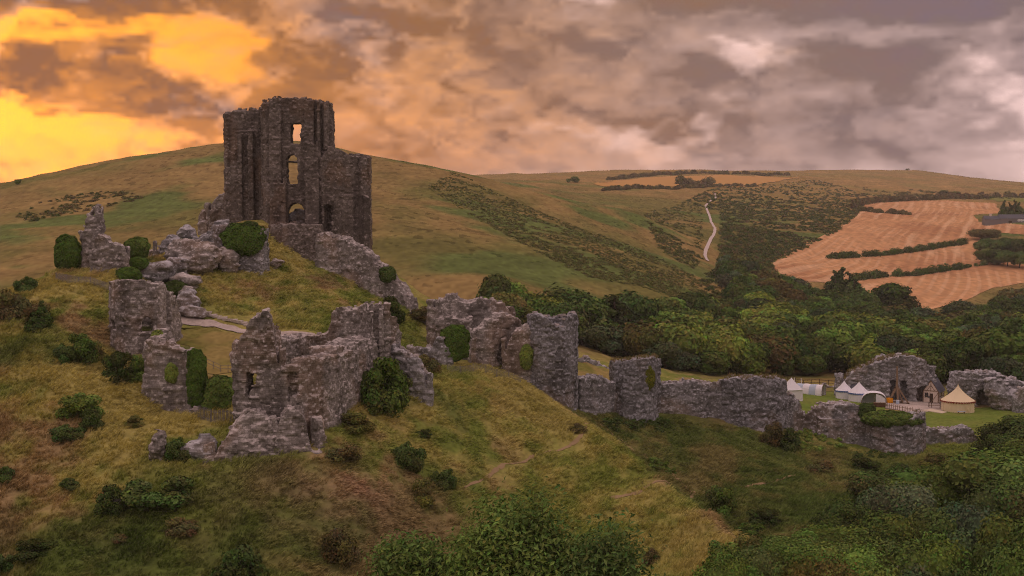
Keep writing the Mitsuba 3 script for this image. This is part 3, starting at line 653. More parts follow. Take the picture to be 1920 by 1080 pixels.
def tree_lobes(shape, r):
    """lobes of a crown one unit high standing on the origin"""
    out = []
    if shape == 'cone':
        for z in np.linspace(.14, .97, 11):
            R = .30 * (1 - z) ** .8 + .02
            for a in range(max(1, int(5 * (1 - z) + 1))):
                ph = r.uniform(0, 6.28)
                out.append((R * .75 * math.cos(ph), R * .75 * math.sin(ph), z - .04, R * .55 + .025))
        return out
    W, z0, n = dict(round=(.46, .58, 15), tall=(.34, .55, 14), spread=(.66, .60, 18), bush=(.62, .40, 13), low=(.95, .36, 15))[shape]
    rag = shape in ('bush', 'low')
    for i in range(n):
        d = unit(r.standard_normal(3) + [0, 0, .35])
        q = r.uniform(.35, 1.0) if rag else r.uniform(.5, .85)
        R = r.uniform(.13, .30) if rag else r.uniform(.17, .34) * (1.2 if i < 4 else .9) * (W / .46) ** .5
        zc = z0 + d[2] * q * (.98 - z0)
        out.append((d[0] * q * W, d[1] * q * W, min(zc, 1 - R * .8), R))
    if shape in ('bush', 'low'):
        out += [(W * .6 * math.cos(a), W * .6 * math.sin(a), .18, .30) for a in r.uniform(0, 6.28, 5)]
    return out


def ply_c(m, key=None):
    return ply((m[0], m[1]), 'm_leaf', color=m[2])


PROTO = {}


def proto(shape, colour, height, nleaf, leaf, seed, variants=3, core=.80):
    """shapegroups of one kind of tree: a crown and a trunk with limbs"""
    keys = []
    for k in range(variants):
        r = rng(seed * 10 + k)
        lob = np.array(tree_lobes(shape, r))
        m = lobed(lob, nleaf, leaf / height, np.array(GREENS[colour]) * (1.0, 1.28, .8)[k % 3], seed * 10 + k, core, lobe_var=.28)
        g = f'proto_{shape}_{colour}_{seed}_{k}'
        d = {'type': 'shapegroup', 'crown': ply_c(m)}
        if shape not in ('bush', 'low'):
            ts = [tube([(0, 0, -.08), (.01, 0, .2), (.0, .02, .45), (.0, .0, .8 if shape != 'cone' else .95)], [.034, .026, .018, .006])]
            for L in lob[:6] if shape != 'cone' else []:
                ts.append(tube([(0, 0, .28), (L[0] * .5, L[1] * .5, .28 + (L[2] - .28) * .55), tuple(L[:3])], [.014, .010, .004], 5))
            tm = trimesh.util.concatenate([trimesh.Trimesh(a, b, process=False) for a, b in ts])
            d['trunk'] = ply(tm, 'm_bark', smooth=True)
        scene[g] = d
        keys.append(g)
    PROTO[(shape, colour, seed)] = keys
    return keys


def place(key, group, x, y, z, s, rot=0.0, sx=1.0, sy=1.0, tilt=None):
    m = T().translate([float(x), float(y), float(z)])
    if tilt is not None:
        ax = np.cross([0, 0, 1], tilt)
        l = np.linalg.norm(ax)
        if l > 1e-4:
            m = m @ T().rotate((ax / l).tolist(), math.degrees(math.asin(min(1, l))))
    scene[key] = {'type': 'instance', 'to_world': m @ T().rotate([0, 0, 1], rot) @ T().scale([float(s * sx), float(s * sy), float(s)]), 'g': {'type': 'ref', 'id': group}}


def hits(us, vs, d0=88.0, d1=4000.0, n=900):
    X, t = ray(us, vs)
    D = np.geomspace(d0, d1, n)
    out = np.full((len(X), 3), np.nan)
    for a in range(0, len(X), 2000):
        x, tt = X[a:a + 2000, None], t[a:a + 2000, None]
        g = H(x * D, D + 0 * x)
        b = g > tt * D
        i = b.argmax(1)
        ok = b.any(1)
        d = D[i]
        q = np.stack([x[:, 0] * d, d, H(x[:, 0] * d, d)], 1)
        q[~ok] = np.nan
        out[a:a + 2000] = q
    return out


from shapely.geometry import Polygon, Point, LineString
import shapely


def sample_px(poly, n, seed):
    p = Polygon(poly)
    r = rng(seed)
    x0, y0, x1, y1 = p.bounds
    q = np.stack([r.uniform(x0, x1, n * 4), r.uniform(y0, y1, n * 4)], 1)
    return q[shapely.contains_xy(p, q[:, 0], q[:, 1])][:n]


def world_poly(pts):
    """ground plan polygon from (column, distance) pairs"""
    return Polygon([ground_at(u, D)[:2] for u, D in pts])


def scatter(poly, spacing, seed):
    """blue noise points in a ground plan polygon"""
    x0, y0, x1, y1 = poly.bounds
    r = rng(seed)
    gx, gy = np.meshgrid(np.arange(x0, x1, spacing), np.arange(y0, y1, spacing))
    q = np.stack([gx.ravel(), gy.ravel()], 1) + r.uniform(-.42, .42, (gx.size, 2)) * spacing
    return q[shapely.contains_xy(poly, q[:, 0], q[:, 1])]


# --- the wood in the valley behind the castle
mid = [proto('round', 'dark', 10, 2600, .52, 1), proto('round', 'mid', 10, 2600, .52, 2), proto('round', 'olive', 10, 2600, .52, 3), proto('tall', 'dark', 10, 2400, .5, 4), proto('spread', 'light', 9, 2800, .5, 5), proto('spread', 'brown', 8, 2600, .5, 6), proto('round', 'blue', 10, 2600, .5, 7)]
WOOD = world_poly([(700, 255), (880, 300), (1000, 318), (1100, 322), (1200, 345), (1290, 395), (1380, 425), (1372, 520), (1345, 590), (1380, 640), (1440, 610), (1500, 585), (1600, 560), (1650, 530), (1720, 490), (1800, 520), (1860, 560), (1930, 600), (2150, 640), (2150, 270), (1900, 275), (1740, 282), (1640, 296), (1560, 300), (1440, 292), (1300, 275), (1225, 262), (1080, 285), (960, 272), (880, 262), (780, 235)])
pts = scatter(WOOD, 8.3, 3)
r = rng(4)
pts = pts[np.argsort(pts[:, 1] + np.abs(pts[:, 0] / pts[:, 1]) * 40)]
wood_n = 0
for i, (x, y) in enumerate(pts):
    hue = meshkit.fbm(np.array([x / 55, y / 55, 3.0]), 3, 8) + r.normal() * .10
    side = x / y
    w = np.array([.26, .2, .12, .15, .07, .14, .12])
    if side > .12 and y < 420:
        w = np.array([.12, .34, .06, .06, .32, .03, .10])
    if hue < .45:
        w = w * [1.8, .8, 1, 1.5, .4, 1.2, 1]
    kd = r.choice(7, p=w / w.sum())
    g = mid[kd][r.integers(3)]
    hgt = r.uniform(5.5, 12.5) * (1.0 if y > 300 or side > .1 else .82)
    hgt *= np.clip((y - 225) / 60, .55, 1)
    sxy = r.uniform(.85, 1.25) * (9 / hgt) ** .4
    if i < 290:
        key = numbered('valley_tree')
        kind_ = ('dark green round', 'mid green round', 'olive green round', 'tall dark green', 'spreading light green', 'spreading brownish', 'bluish green round')[kd]
        where_ = 'behind the inner gatehouse' if side < .06 else 'behind the low curtain wall' if side < .19 else 'behind the camp' if side < .29 else 'behind the great cream tent'
        row_ = 'near edge' if y < 312 else 'second rank' if y < 345 else 'third rank' if y < 385 else 'far ranks'
        tag(key, f'{kind_} tree, {row_} of the wood {where_}', 'tree', f'{kind_} trees in the {row_} of the wood {where_}')
    else:
        wood_n += 1
        key = f'woodland__{wood_n:03d}'
    place(key, g, x, y, H(x, y) - .6, hgt, r.uniform(0, 360), sxy, sxy)
labels['woodland'] = {'kind': 'stuff', 'label': 'far part of the green valley wood below the stubble fields', 'category': 'wood'}
# --- sheets lying on the terrain: fields, lawns, paths
def sheet(key, label, poly, lift, mat, dens=1.0):
    """a draped sheet over a ground plan polygon, on the terrain's own grid"""
    rings = list(getattr(poly, 'geoms', [poly]))
    vs, fs, k = [], [], 0
    for pg in rings:
        x0, y0, x1, y1 = pg.bounds
        m = (_xw > x0) & (_xw < x1) & (_Y > y0) & (_Y < y1)
        inn = np.stack([_xw[m], _Y[m]], 1)
        if len(inn):
            inn = inn[shapely.contains_xy(pg.buffer(-.15 * lift ** .5), inn[:, 0], inn[:, 1])]
        step = max(.4, (y0 + y1) * .5 * .0025)
        b = pg.exterior
        bd = np.array([b.interpolate(d).coords[0] for d in np.arange(0, b.length, step)])
        q = np.concatenate([inn, bd]) if len(inn) else bd
        tri = Delaunay(np.stack([q[:, 0] / q[:, 1], np.log(q[:, 1])], 1)).simplices
        c = q[tri].mean(1)
        tri = tri[shapely.contains_xy(pg, c[:, 0], c[:, 1])]
        e1, e2 = q[tri[:, 1]] - q[tri[:, 0]], q[tri[:, 2]] - q[tri[:, 0]]
        cr = e1[:, 0] * e2[:, 1] - e1[:, 1] * e2[:, 0]
        tri = np.where((cr < 0)[:, None], tri[:, ::-1], tri)
        vs.append(np.column_stack([q, H(q[:, 0], q[:, 1]) + lift])), fs.append(tri + k)
        k += len(q)
    scene[key] = ply((np.concatenate(vs), np.concatenate(fs)), mat, smooth=True)
    labels[key] = {'kind': 'structure', 'label': label}


def px_poly(pts, **k):
    q = hits(*np.array(pts, float).T, **k)
    return Polygon(q[~np.isnan(q[:, 0]), :2]).buffer(0)


def px_line(pts, width, smooth=False, **k):
    q = hits(*np.array(pts, float).T, **k)
    s = LineString(q[~np.isnan(q[:, 0]), :2])
    if smooth:
        return s.buffer(width / 2, cap_style='flat')
    r = rng(int(width * 10) + len(pts))
    k = np.arange(0, s.length, max(.8, s.length / 90))
    c = np.array([s.interpolate(d).coords[0] for d in k])
    c = c + (meshkit.fbm(np.column_stack([c / (width * 3), 0 * k]), 3, 5)[:, None] - .5) * width * np.array([2.4, 2.0])
    return shapely.union_all([LineString(c[i:i + 2]).buffer(width / 2 * r.uniform(.45, 1.1)) for i in range(len(c) - 1)])


def stubble_fn(p, n, uv):
    """swaths of straw left by the combine, thin tramlines between"""
    w = 16 * mikit.noise(p.x * .008, p.y * .006, 1.0) + 2 * mikit.noise(p.x * .04, p.y * .03, 6.0)
    a = p.x * .80 - p.y * .34 + w + .00042 * dr.square(p.x - 250)
    rows = .5 + .5 * dr.sin(a * .9)
    k = mikit.noise(p.x * .018, p.y * .012, 4.0)
    line = mikit.smoothstep(.80, .97, .5 + .5 * dr.sin(a * .45 + .6)) * mikit.smoothstep(.35, .65, k)
    fine = mikit.smoothstep(.55, .95, .5 + .5 * dr.sin(a * 1.35 + 2 * k)) * mikit.smoothstep(.3, .6, mikit.noise(p.x * .03 + 8, p.y * .02, 9.0))
    b = mikit.fbm(p.x * .02, p.y * .012, 2.0, 4)
    c = mikit.noise(p.x * .5, p.y * .25, 7.0)
    col = mikit.mix((.43, .225, .110), (.60, .35, .17), .3 * rows + .7 * mikit.smoothstep(.3, .7, b))
    col = mikit.mix(col, (.72, .50, .30), .55 * line + .35 * fine)
    return col * (.80 + .32 * c)


def lawn_fn(p, n, uv):
    a, c = mikit.fbm(p.x * .2, p.y * .15, 3.0, 3), mikit.noise(p.x * 2.5, p.y * 1.6, 1.0)
    green = mikit.smoothstep(20., 45., p.x)
    col = mikit.mix(mikit.mix((.17, .175, .045), (.29, .235, .085), mikit.smoothstep(.35, .65, a)), mikit.mix((.12, .20, .035), (.20, .235, .06), a), green)
    return col * (.8 + .35 * c)


def gravel_fn(p, n, uv):
    c = mikit.noise(p.x * 3.5, p.y * 3.5, 1.0)
    return mi.Color3f(.46, .41, .37) * (.65 + .3 * c + .35 * mikit.noise(p.x * .6, p.y * .6, 2.0))


scene['m_stubble'], scene['m_lawn'], scene['m_gravel'] = diffuse(proc(stubble_fn)), diffuse(proc(lawn_fn)), diffuse(proc(gravel_fn))
scene['m_worn'] = diffuse((.31, .235, .135))
scene['m_chalk'] = diffuse((.58, .52, .48))
scene['m_gold'] = diffuse((.52, .31, .11))
scene['m_green_field'] = diffuse((.20, .22, .06))
sheet('stubble_field', 'orange stubble field filling the valley side on the right', px_poly([(1625, 381), (1700, 378), (1780, 376), (1868, 382), (1875, 400), (1825, 404), (1835, 418), (1930, 424), (1935, 441), (1848, 438), (1836, 455), (1838, 470), (1850, 488), (1900, 494), (1940, 500), (1945, 528), (1860, 542), (1800, 570), (1722, 586), (1660, 566), (1610, 540), (1540, 530), (1500, 530), (1446, 514), (1450, 490), (1490, 465), (1560, 435), (1605, 408), (1615, 395)]), .25, 'm_stubble')
sheet('hill_field', 'golden field along the top of the far ridge', px_poly([(1112, 346), (1150, 339), (1210, 334), (1300, 330), (1400, 331), (1500, 334), (1440, 343), (1395, 352), (1300, 350), (1200, 354), (1150, 355)]), .5, 'm_gold')
sheet('hill_field_001', 'green pasture strip beyond the stubble field at the right edge', px_poly([(1840, 374), (1880, 371), (1930, 373), (1930, 379), (1870, 379)]), .5, 'm_green_field')
sheet('chalk_path', 'pale chalk track climbing the far hillside', px_line([(1340, 361), (1343, 370), (1330, 379), (1323, 386), (1327, 398), (1331, 408), (1334, 418), (1341, 428), (1340, 437), (1333, 448), (1328, 460), (1323, 472), (1322, 481), (1327, 490)], 1.7, True), .35, 'm_chalk')
sheet('bailey_lawn', 'mown lawn of the bailey between the front tower and the mound', px_poly([(307, 606), (330, 612), (400, 618), (468, 632), (588, 636), (600, 652), (520, 668), (452, 700), (388, 700), (355, 650), (312, 636)]), .06, 'm_lawn')
sheet('gravel_path', 'pale gravel path curving round the foot of the mound', px_poly([(305, 594), (335, 593), (372, 598), (430, 611), (468, 622), (590, 629), (592, 633), (468, 629), (425, 621), (370, 612), (335, 606), (306, 603)]), .12, 'm_gravel')
sheet('outer_lawn', 'green mown lawn below the cream tent in the outer bailey', Polygon([ground_at(u, D)[:2] for u, D in [(1718, 214), (1722, 236), (1750, 246), (1840, 246), (1915, 248), (1935, 226), (1850, 216), (1780, 211)]]), .05, 'm_lawn')
sheet('tent_lawn', 'trampled grass under the blue trimmed tents', Polygon([ground_at(u, D)[:2] for u, D in [(1462, 204), (1470, 258), (1600, 264), (1664, 250), (1664, 228), (1640, 212), (1540, 206)]]), .05, 'm_lawn')
sheet('gravel_yard', 'pinkish gravel yard between the tents and the timber house', Polygon([ground_at(u, D)[:2] for u, D in [(1664, 236), (1666, 252), (1740, 258), (1800, 250), (1770, 238), (1716, 231)]]), .08, 'm_gravel')
sheet('far_lawn', 'bright lawn behind the short wall beside the gate tower', Polygon([ground_at(u, D)[:2] for u, D in [(1075, 185), (1080, 207), (1110, 207), (1145, 209), (1150, 190)]]), .05, 'm_lawn')
WORN = []
for i, (ln, w, lab) in enumerate([([(1128, 797), (1150, 818), (1185, 842), (1220, 864), (1262, 893), (1308, 935)], .5, 'worn footpath along the crest of the slope'), ([(880, 915), (915, 895), (950, 872), (1000, 858), (1040, 848), (1090, 825), (1125, 803)], .5, 'worn track slanting across the slope below the gate tower'),
                                  ([(1150, 935), (1200, 925), (1250, 905), (1300, 922)], .5, 'faint track across the lower slope right of the big ash trees'), ([(1400, 915), (1440, 908), (1480, 897), (1505, 890)], .5, 'pinkish track below the broad low tower')]):
    WORN.append(px_line(ln, w))
    sheet(numbered('footpath'), lab, WORN[-1], .05, 'm_worn')


# --- hedges, scrub, far trees
def along(pts, n, seed):
    q = hits(*np.array(pts, float).T)
    q = q[~np.isnan(q[:, 0]), :2]
    s = LineString(q)
    r = rng(seed)
    return np.array([s.interpolate(d).coords[0] for d in np.sort(r.random(n)) * s.length]), s.length


def hedge(label, pts, hgt, wid, colour, seed, leaf=.5, name='hedge', group=None):
    q, L = along(pts, 900, seed)
    r = rng(seed)
    m = max(6, int(L / (wid * .55)))
    lob = []
    for x, y in q[np.linspace(0, 899, m).astype(int)]:
        k_ = r.uniform(.32, .95) if r.random() > .12 else r.uniform(.12, .3)
        lob.append((x + r.normal() * .4, y + r.normal() * .4, float(H(x, y)) + hgt * k_ * .5, hgt * k_))
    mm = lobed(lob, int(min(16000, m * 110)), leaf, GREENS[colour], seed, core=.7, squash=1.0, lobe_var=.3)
    key = numbered(name)
    scene[key] = ply_c(mm)
    tag(key, label, 'hedge', group)


hedge('upper of the two long dark hedges across the stubble field', [(1552, 486), (1600, 484), (1650, 480), (1720, 471), (1770, 464), (1810, 459)], 3.0, 3.0, 'dark', 401)
hedge('lower of the two long dark hedges across the stubble field', [(1608, 526), (1650, 522), (1700, 518), (1760, 511), (1800, 506), (1848, 498)], 3.2, 3.2, 'dark', 402)
hedge('short hedge poking into the top of the stubble field', [(1614, 396), (1640, 399), (1670, 401), (1705, 404)], 3.2, 4, 'brown', 403, .8)
hedge('dark hedge line along the upper edge of the stubble field', [(1600, 392), (1640, 380), (1700, 377), (1760, 374), (1840, 372), (1925, 372)], 5, 7, 'brown', 404, 1.2)
hedge('hedge on the skyline along the top of the golden field', [(1140, 338), (1200, 332), (1280, 327), (1330, 326), (1400, 327), (1480, 329)], 4, 7, 'brown', 405, 1.3)
hedge('row of dark trees in the middle of the far golden field', [(1268, 346), (1290, 346), (1330, 348)], 9, 9, 'brown', 406, 1.4)
hedge('hedge line below the golden field running towards the chalk track', [(1130, 358), (1200, 354), (1280, 352), (1340, 351), (1420, 350)], 3, 7, 'brown', 407, 1.2)

low = [proto('low', c_, 3, 230, .40, 11 + i_) for i_, c_ in enumerate(('s_gorse', 'dark', 's_olive', 's_brown'))]
SCRUB = [([(800, 352), (845, 322), (885, 338), (930, 362), (1000, 392), (1080, 425), (1180, 460), (1280, 505), (1345, 545), (1380, 590), (1300, 572), (1200, 538), (1100, 520), (1000, 470), (900, 415)], 6200, 1.9, .36, (.5, .12, .35, .03), 'gorse_scrub', 'gorse and bracken scrub down the flank of the round hill'),
         ([(1285, 378), (1340, 352), (1440, 346), (1530, 337), (1600, 357), (1622, 388), (1575, 432), (1505, 468), (1452, 492), (1442, 522), (1385, 530), (1348, 500), (1350, 440), (1352, 400)], 3600, 4.8, .36, (.25, .5, .1, .15), 'ridge_scrub', 'dark scrub over the ridge left of the stubble field'),
         ([(1205, 402), (1300, 374), (1316, 392), (1318, 485), (1300, 505), (1235, 470)], 1100, 2.8, .43, (.45, .2, .25, .1), 'path_scrub', 'scrub on the hillside left of the chalk track'),
         ([(22, 408), (60, 386), (130, 368), (235, 356), (270, 372), (200, 390), (120, 404), (60, 416)], 240, 3.2, .33, (.1, .2, .4, .3), 'hillside_gorse', 'brown patch of gorse on the hill at the far left'),
         ([(1330, 505), (1400, 500), (1445, 520), (1440, 560), (1370, 575), (1300, 560)], 200, 4.5, .3, (.3, .4, .2, .1), 'valley_scrub', 'bushes at the foot of the chalk track'),
         ([(1620, 352), (1700, 356), (1800, 362), (1900, 368), (1900, 374), (1760, 376), (1640, 380), (1600, 370)], 260, 6, .45, (.2, .4, .1, .3), 'far_scrub', 'dark copses beyond the top of the stubble field')]
for si, (poly, n, size, thr, wts, nm, lab) in enumerate(SCRUB):
    q = sample_px(poly, int(n * 1.9), 500 + si)
    w = hits(q[:, 0], q[:, 1])
    ok = ~np.isnan(w[:, 0])
    w = w[ok]
    w = w[meshkit.fbm(np.column_stack([w[:, :2] / (11 * size / 2.3), 0 * w[:, 0] + si]), 3, 6) > thr][:n]
    r = rng(520 + si)
    for i, (x, y, z) in enumerate(w):
        g = low[r.choice(4, p=np.array(wts))][r.integers(2)]
        place(f'{nm}__{i + 1:03d}', g, x, y, z - .25, size * r.uniform(.25, .5) * .8, r.uniform(0, 360), r.uniform(1.0, 1.6), r.uniform(1.0, 1.6))
    labels[nm] = {'kind': 'stuff', 'label': lab, 'category': 'scrub'}

cone = proto('cone', 'dark', 14, 2600, .5, 21)


def plant(name, label, cat, gs, u, vtop, D, hgt=None, vbase=None, wid=1.0, seed=0, group=None, z=None):
    """a tree or bush whose top is seen at (u, vtop), standing on the ground at distance D"""
    X, t = ray(u, vtop)
    x, y = float(X) * D, D
    g0 = float(H(x, y)) if z is None else z
    h_ = max(.4, float(t) * D - g0) if hgt is None else hgt
    key = numbered(name)
    r = rng(int(u * 7 + D) + seed)
    place(key, gs[r.integers(len(gs))], x, y, g0 - .03 * h_, h_ * 1.03, r.uniform(0, 360), wid, wid)
    tag(key, label, cat, group)
    return key


bt, dt, sp = mid[1], mid[0], mid[5]
far_trees = [('round tree on the crest left of the far golden field', 1078, 331, 1310, bt, 1.3), ('small tree beside the round one on the far crest', 1066, 335, 1310, bt, 1.2), ('dark tree in the far field below the crest', 1160, 347, 1250, dt, 1.6), ('lone tree on the skyline at the far left', 33, 336, 655, bt, 1.2),
             ('small bush on the top of the highest far ridge', 1702, 316, 2600, dt, 2.0), ('flat topped windswept tree above the right hand copse', 1846, 430, 860, sp, 1.9), ('dark tree on the ridge behind the stubble field', 1770, 357, 1500, dt, 1.8), ('second dark tree on the ridge behind the stubble field', 1792, 359, 1500, dt, 1.6), ('windblown tree on the skyline of the far ridge', 1318, 320, 1900, sp, 1.6)]
for lab, u, v, D, g, w in far_trees:
    plant('far_tree', lab, 'tree', g, u, v, D, wid=w)
for i, (u, v) in enumerate([(1884, 374), (1893, 378), (1903, 373), (1912, 377)]):
    plant('fir_tree', f'{("leftmost", "second", "third", "rightmost")[i]} of the dark firs beside the long farm building', 'tree', cone, u, v, 985, wid=.9)
for i, (u, v, D) in enumerate([(1568, 505, 600), (1580, 499, 602), (1592, 507, 598), (1603, 518, 594), (1612, 530, 590)]):
    plant('fir_tree', f'{("leftmost", "tallest", "third", "fourth", "lowest")[i]} of the pointed firs at the near edge of the stubble field', 'tree', cone, u, v, D, wid=1.3)
plant('valley_oak', 'big round tree standing against the stubble field', 'tree', dt, 1672, 533, 560, wid=1.15)
r = rng(77)
for i, (u, v, D) in enumerate([(1838, 452, 800), (1852, 447, 820), (1868, 450, 800), (1884, 446, 810), (1900, 447, 800), (1916, 449, 790), (1845, 468, 760), (1866, 468, 750), (1890, 470, 745), (1912, 472, 740), (1932, 455, 780)]):
    plant('copse_tree', f'{("leftmost tree in the back row", "second tree in the back row", "third tree in the back row", "fourth tree in the back row", "fifth tree in the back row", "rightmost tree in the back row", "leftmost tree in the front row", "second tree in the front row", "third tree in the front row", "fourth tree in the front row", "tree cut by the photo edge")[i]} of the copse beside the stubble field', 'tree', dt, u, v, D, wid=1.25, group='trees of the right hand copse')
for u, v, D, g, w, lab in [(1152, 548, 300, cone, 1.6, 'pointed dark tree rising behind the tall gate tower'), (1066, 540, 305, dt, 1.2, 'big rounded tree behind the tall gate tower'), (1090, 562, 296, dt, 1.2, 'dark tree just right of the big rounded one behind the gate tower'), (945, 526, 320, bt, 1.2, 'small tree at the upper edge of the wood behind the gatehouse'),
                           (1275, 598, 330, dt, 1.2, 'dark round tree behind the grassy topped tower')]:
    plant('edge_tree', lab, 'tree', g, u, v, D, wid=w)

# --- bushes on the castle slopes
near_b = dict(dark=proto('bush', 'dark', 3, 4200, .14, 31, 3, .62), mid=proto('bush', 'mid', 3, 4200, .14, 32, 3, .62), olive=proto('bush', 'olive', 3, 3800, .14, 33, 2, .62), light=proto('bush', 'light', 3, 3800, .14, 34, 2, .62), brown=proto('bush', 'brown', 3, 3200, .14, 35, 2, .55), low=proto('low', 'dark', 2, 3200, .13, 36, 2, .8))
BUSH = '''
150 740 118 85 mid tall bush on the left slope below the round tower
125 795 114 60 dark lower dark bush hanging below the tall bush on the left slope
172 768 116 45 dark dark bush on the right flank of the tall left bush
150 628 138 60 mid bright bush left of the foot of the round tower
125 640 138 45 dark dark shrub at the left end of the bushes by the round tower
180 642 137 45 olive olive shrub right of the bright bush by the round tower
222 662 141 60 dark broad dark bush at the foot of the round tower
255 668 139 55 mid green bush under the window side of the round tower
25 540 150 70 brown large brown bush at the left edge of the photo
48 514 158 40 dark small dark bush above the large brown one at the left edge
70 566 146 50 brown straggling brown bush right of the large one at the left edge
715 676 131 105 mid big leafy bush against the curved curtain wall
690 700 130 60 dark dark side of the big bush by the curtain wall
745 705 131 60 mid right hand shoulder of the big bush by the curtain wall
806 664 143 42 brown tall brown shrub behind the leaning wall slab
670 776 122 68 olive olive bush on the slope below the big leafy bush
642 832 117 68 brown dark spiky bush below the olive one right of the tower footing
765 826 119 60 dark round green bush in the middle of the slope
832 876 113 46 dark small windswept thorn tree above the big ash trees
790 902 111 52 olive olive bush just above the big ash trees
795 806 125 30 dark little bush right of the olive one below the curtain wall
1086 795 139 32 brown lone bush on the crest of the slope below the gate tower
1350 916 148 58 mid rounded green bush beyond the crest on the right
1540 862 168 52 brown dark bush alone on the lower right slope
302 892 111 100 low wide low bush on the front slope
206 912 110 58 dark dark bush beside the small grey stone
130 898 113 40 dark small dark bush on the left slope below the tall one
342 972 106 62 brown brownish bush low on the front slope
64 1012 105 70 dark dark bush near the lower left corner
2 1030 104 50 dark dark bush cut by the left edge near the bottom
4 870 117 40 dark dark bush cut by the left edge half way down
334 818 119 50 dark dark scrub between the two fallen blocks
224 1002 105 30 brown tiny bush on the grass near the lower left
448 1024 102 80 low flat dark bush near the bottom of the front slope
250 780 131 40 olive weedy bush below the upright wall fragment
1425 738 187 58 dark pointed bush in front of the low broad tower
1448 790 185 50 brown brambles at the foot of the pointed bush
1480 805 183 46 dark dark brambles trailing right from the broad tower
734 558 175 50 dark round dark bush behind the curved curtain wall
786 575 190 50 brown brown scrub at the low end of the sloping wall
912 643 166 34 mid rounded bush beside the collapsed gatehouse arch
962 672 166 26 dark little dark bush at the foot of the gatehouse link wall
640 990 101 70 brown brown bush left of the big ash trees
1220 1030 100 34 brown small brown bush on the crest near the bottom
1435 955 138 60 dark dark bush in the hollow beyond the crest
1410 985 134 70 mid green bush in the hollow beyond the crest
1345 1020 101 90 mid bright bush at the bottom right of the slope
1395 1008 101 70 olive olive bush right of the bright one at the bottom
1620 860 190 52 dark dark scrub below the ivy draped bastion
1690 872 186 60 dark dark thicket below the low leaning wall
1750 850 196 52 olive olive scrub right of the low leaning wall
'''
for line in BUSH.strip().split('\n'):
    u, v, D, wpx, c, lab = line.split(' ', 5)
    u, v, D, wpx = map(float, (u, v, D, wpx))
    X, t = ray(u, v)
    D = hit(u, v + (.48 if 'low' in lab else .85) * wpx, d0=max(90, D - 22))[1]                            # it stands where the ground meets its foot
    h_ = max(.6, float(t) * D - float(H(float(X) * D, D)))
    h_ = min(h_, wpx / FOC * D * 1.2)
    wid = wpx / FOC * D / (1.3 * h_)
    name = 'bramble' if 'bramble' in lab else 'bush'
    key = numbered(name)
    r = rng(int(u * 3 + v))
    gs = near_b[c]
    place(key, gs[r.integers(len(gs))], float(X) * D, D, float(t) * D - h_ * 1.06, h_ * 1.12, r.uniform(0, 360), wid * .92, wid * .92)
    tag(key, lab, name)
for n_, (u, v, D, lab) in enumerate([(75, 562, 146, 'thin dark sapling on the ridge at the left')]):
    plant('sapling', lab, 'tree', cone, u, v, D, wid=1.3)
for i, (u0, v0, du, dv, n_, c) in enumerate([(1545, 830, 52, 26, 26, 'light'), (1190, 800, 60, 12, 22, 'dark'), (1245, 880, 24, 12, 7, 'mid'), (1640, 850, 40, 22, 16, 'dark')]):
    r = rng(650 + i)
    w = hits(u0 + du * r.uniform(-1, 1, n_), v0 + dv * r.uniform(-1, 1, n_))
    w = w[~np.isnan(w[:, 0])]
    nm = ('nettle_bed', 'bramble_bed', 'crest_brambles', 'bank_brambles')[i]
    for k, (x, y, z) in enumerate(w):
        place(f'{nm}__{k + 1:03d}', near_b[c][k % 2], x, y, z - .3, r.uniform(.7, 1.3), r.uniform(0, 360), r.uniform(.9, 1.5), r.uniform(.9, 1.5))
    labels[nm] = {'kind': 'stuff', 'category': 'undergrowth', 'label': ('bright green nettles and brambles below the round backed bastion', 'dark brambles along the foot of the grass topped tower', 'low brambles on the far side of the slope crest', 'dark brambles on the bank below the ivy draped bastion')[i]}


# --- ivy
def ivy(label, u0, u1, v0, v1, D, depth, n=5200, leaf=.15, pw=3.0, col='ivy', seed=0, name='ivy', cat='ivy', skew=0.0):
    c, rx, rz = P((u0 + u1) / 2, (v0 + v1) / 2, D), (u1 - u0) / 2 / FOC * D, (v1 - v0) / 2 / FOC * D
    r = rng(seed + int(u0))
    R = np.array([rx, depth / 2, rz])

    def surf(d):
        k = (np.abs(d) ** pw).sum(1) ** (-1 / pw)
        p = d * k[:, None] * R
        b = (meshkit.fbm((p + c) / 1.1, 2, 21) - .5) + .7 * (meshkit.fbm((p + c) / .42, 2, 33) - .5)
        p = p * (1 + .42 * b[:, None])
        p[:, 0] += skew * p[:, 2]
        return p + c
    d = unit(r.standard_normal((n, 3)) * R ** -.0)
    p = surf(d) * 1.0
    nrm = unit(np.sign(d) * np.abs(d) ** (pw - 1) / R * 1.0)
    ic = trimesh.creation.icosphere(subdivisions=3)
    core = surf(np.array(ic.vertices))
    core = c + (core - c) * .94
    nrm = unit(nrm + .55 * unit(r.standard_normal(p.shape)) + [0, 0, .25])
    g = np.array(GREENS[col]) if isinstance(col, str) else np.array(col)
    patch = .55 + .95 * meshkit.fbm(p / 1.3, 2, 5)[:, None]
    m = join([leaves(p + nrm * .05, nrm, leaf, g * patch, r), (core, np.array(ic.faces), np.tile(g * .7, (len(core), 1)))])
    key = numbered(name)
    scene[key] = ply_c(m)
    tag(key, label, cat)


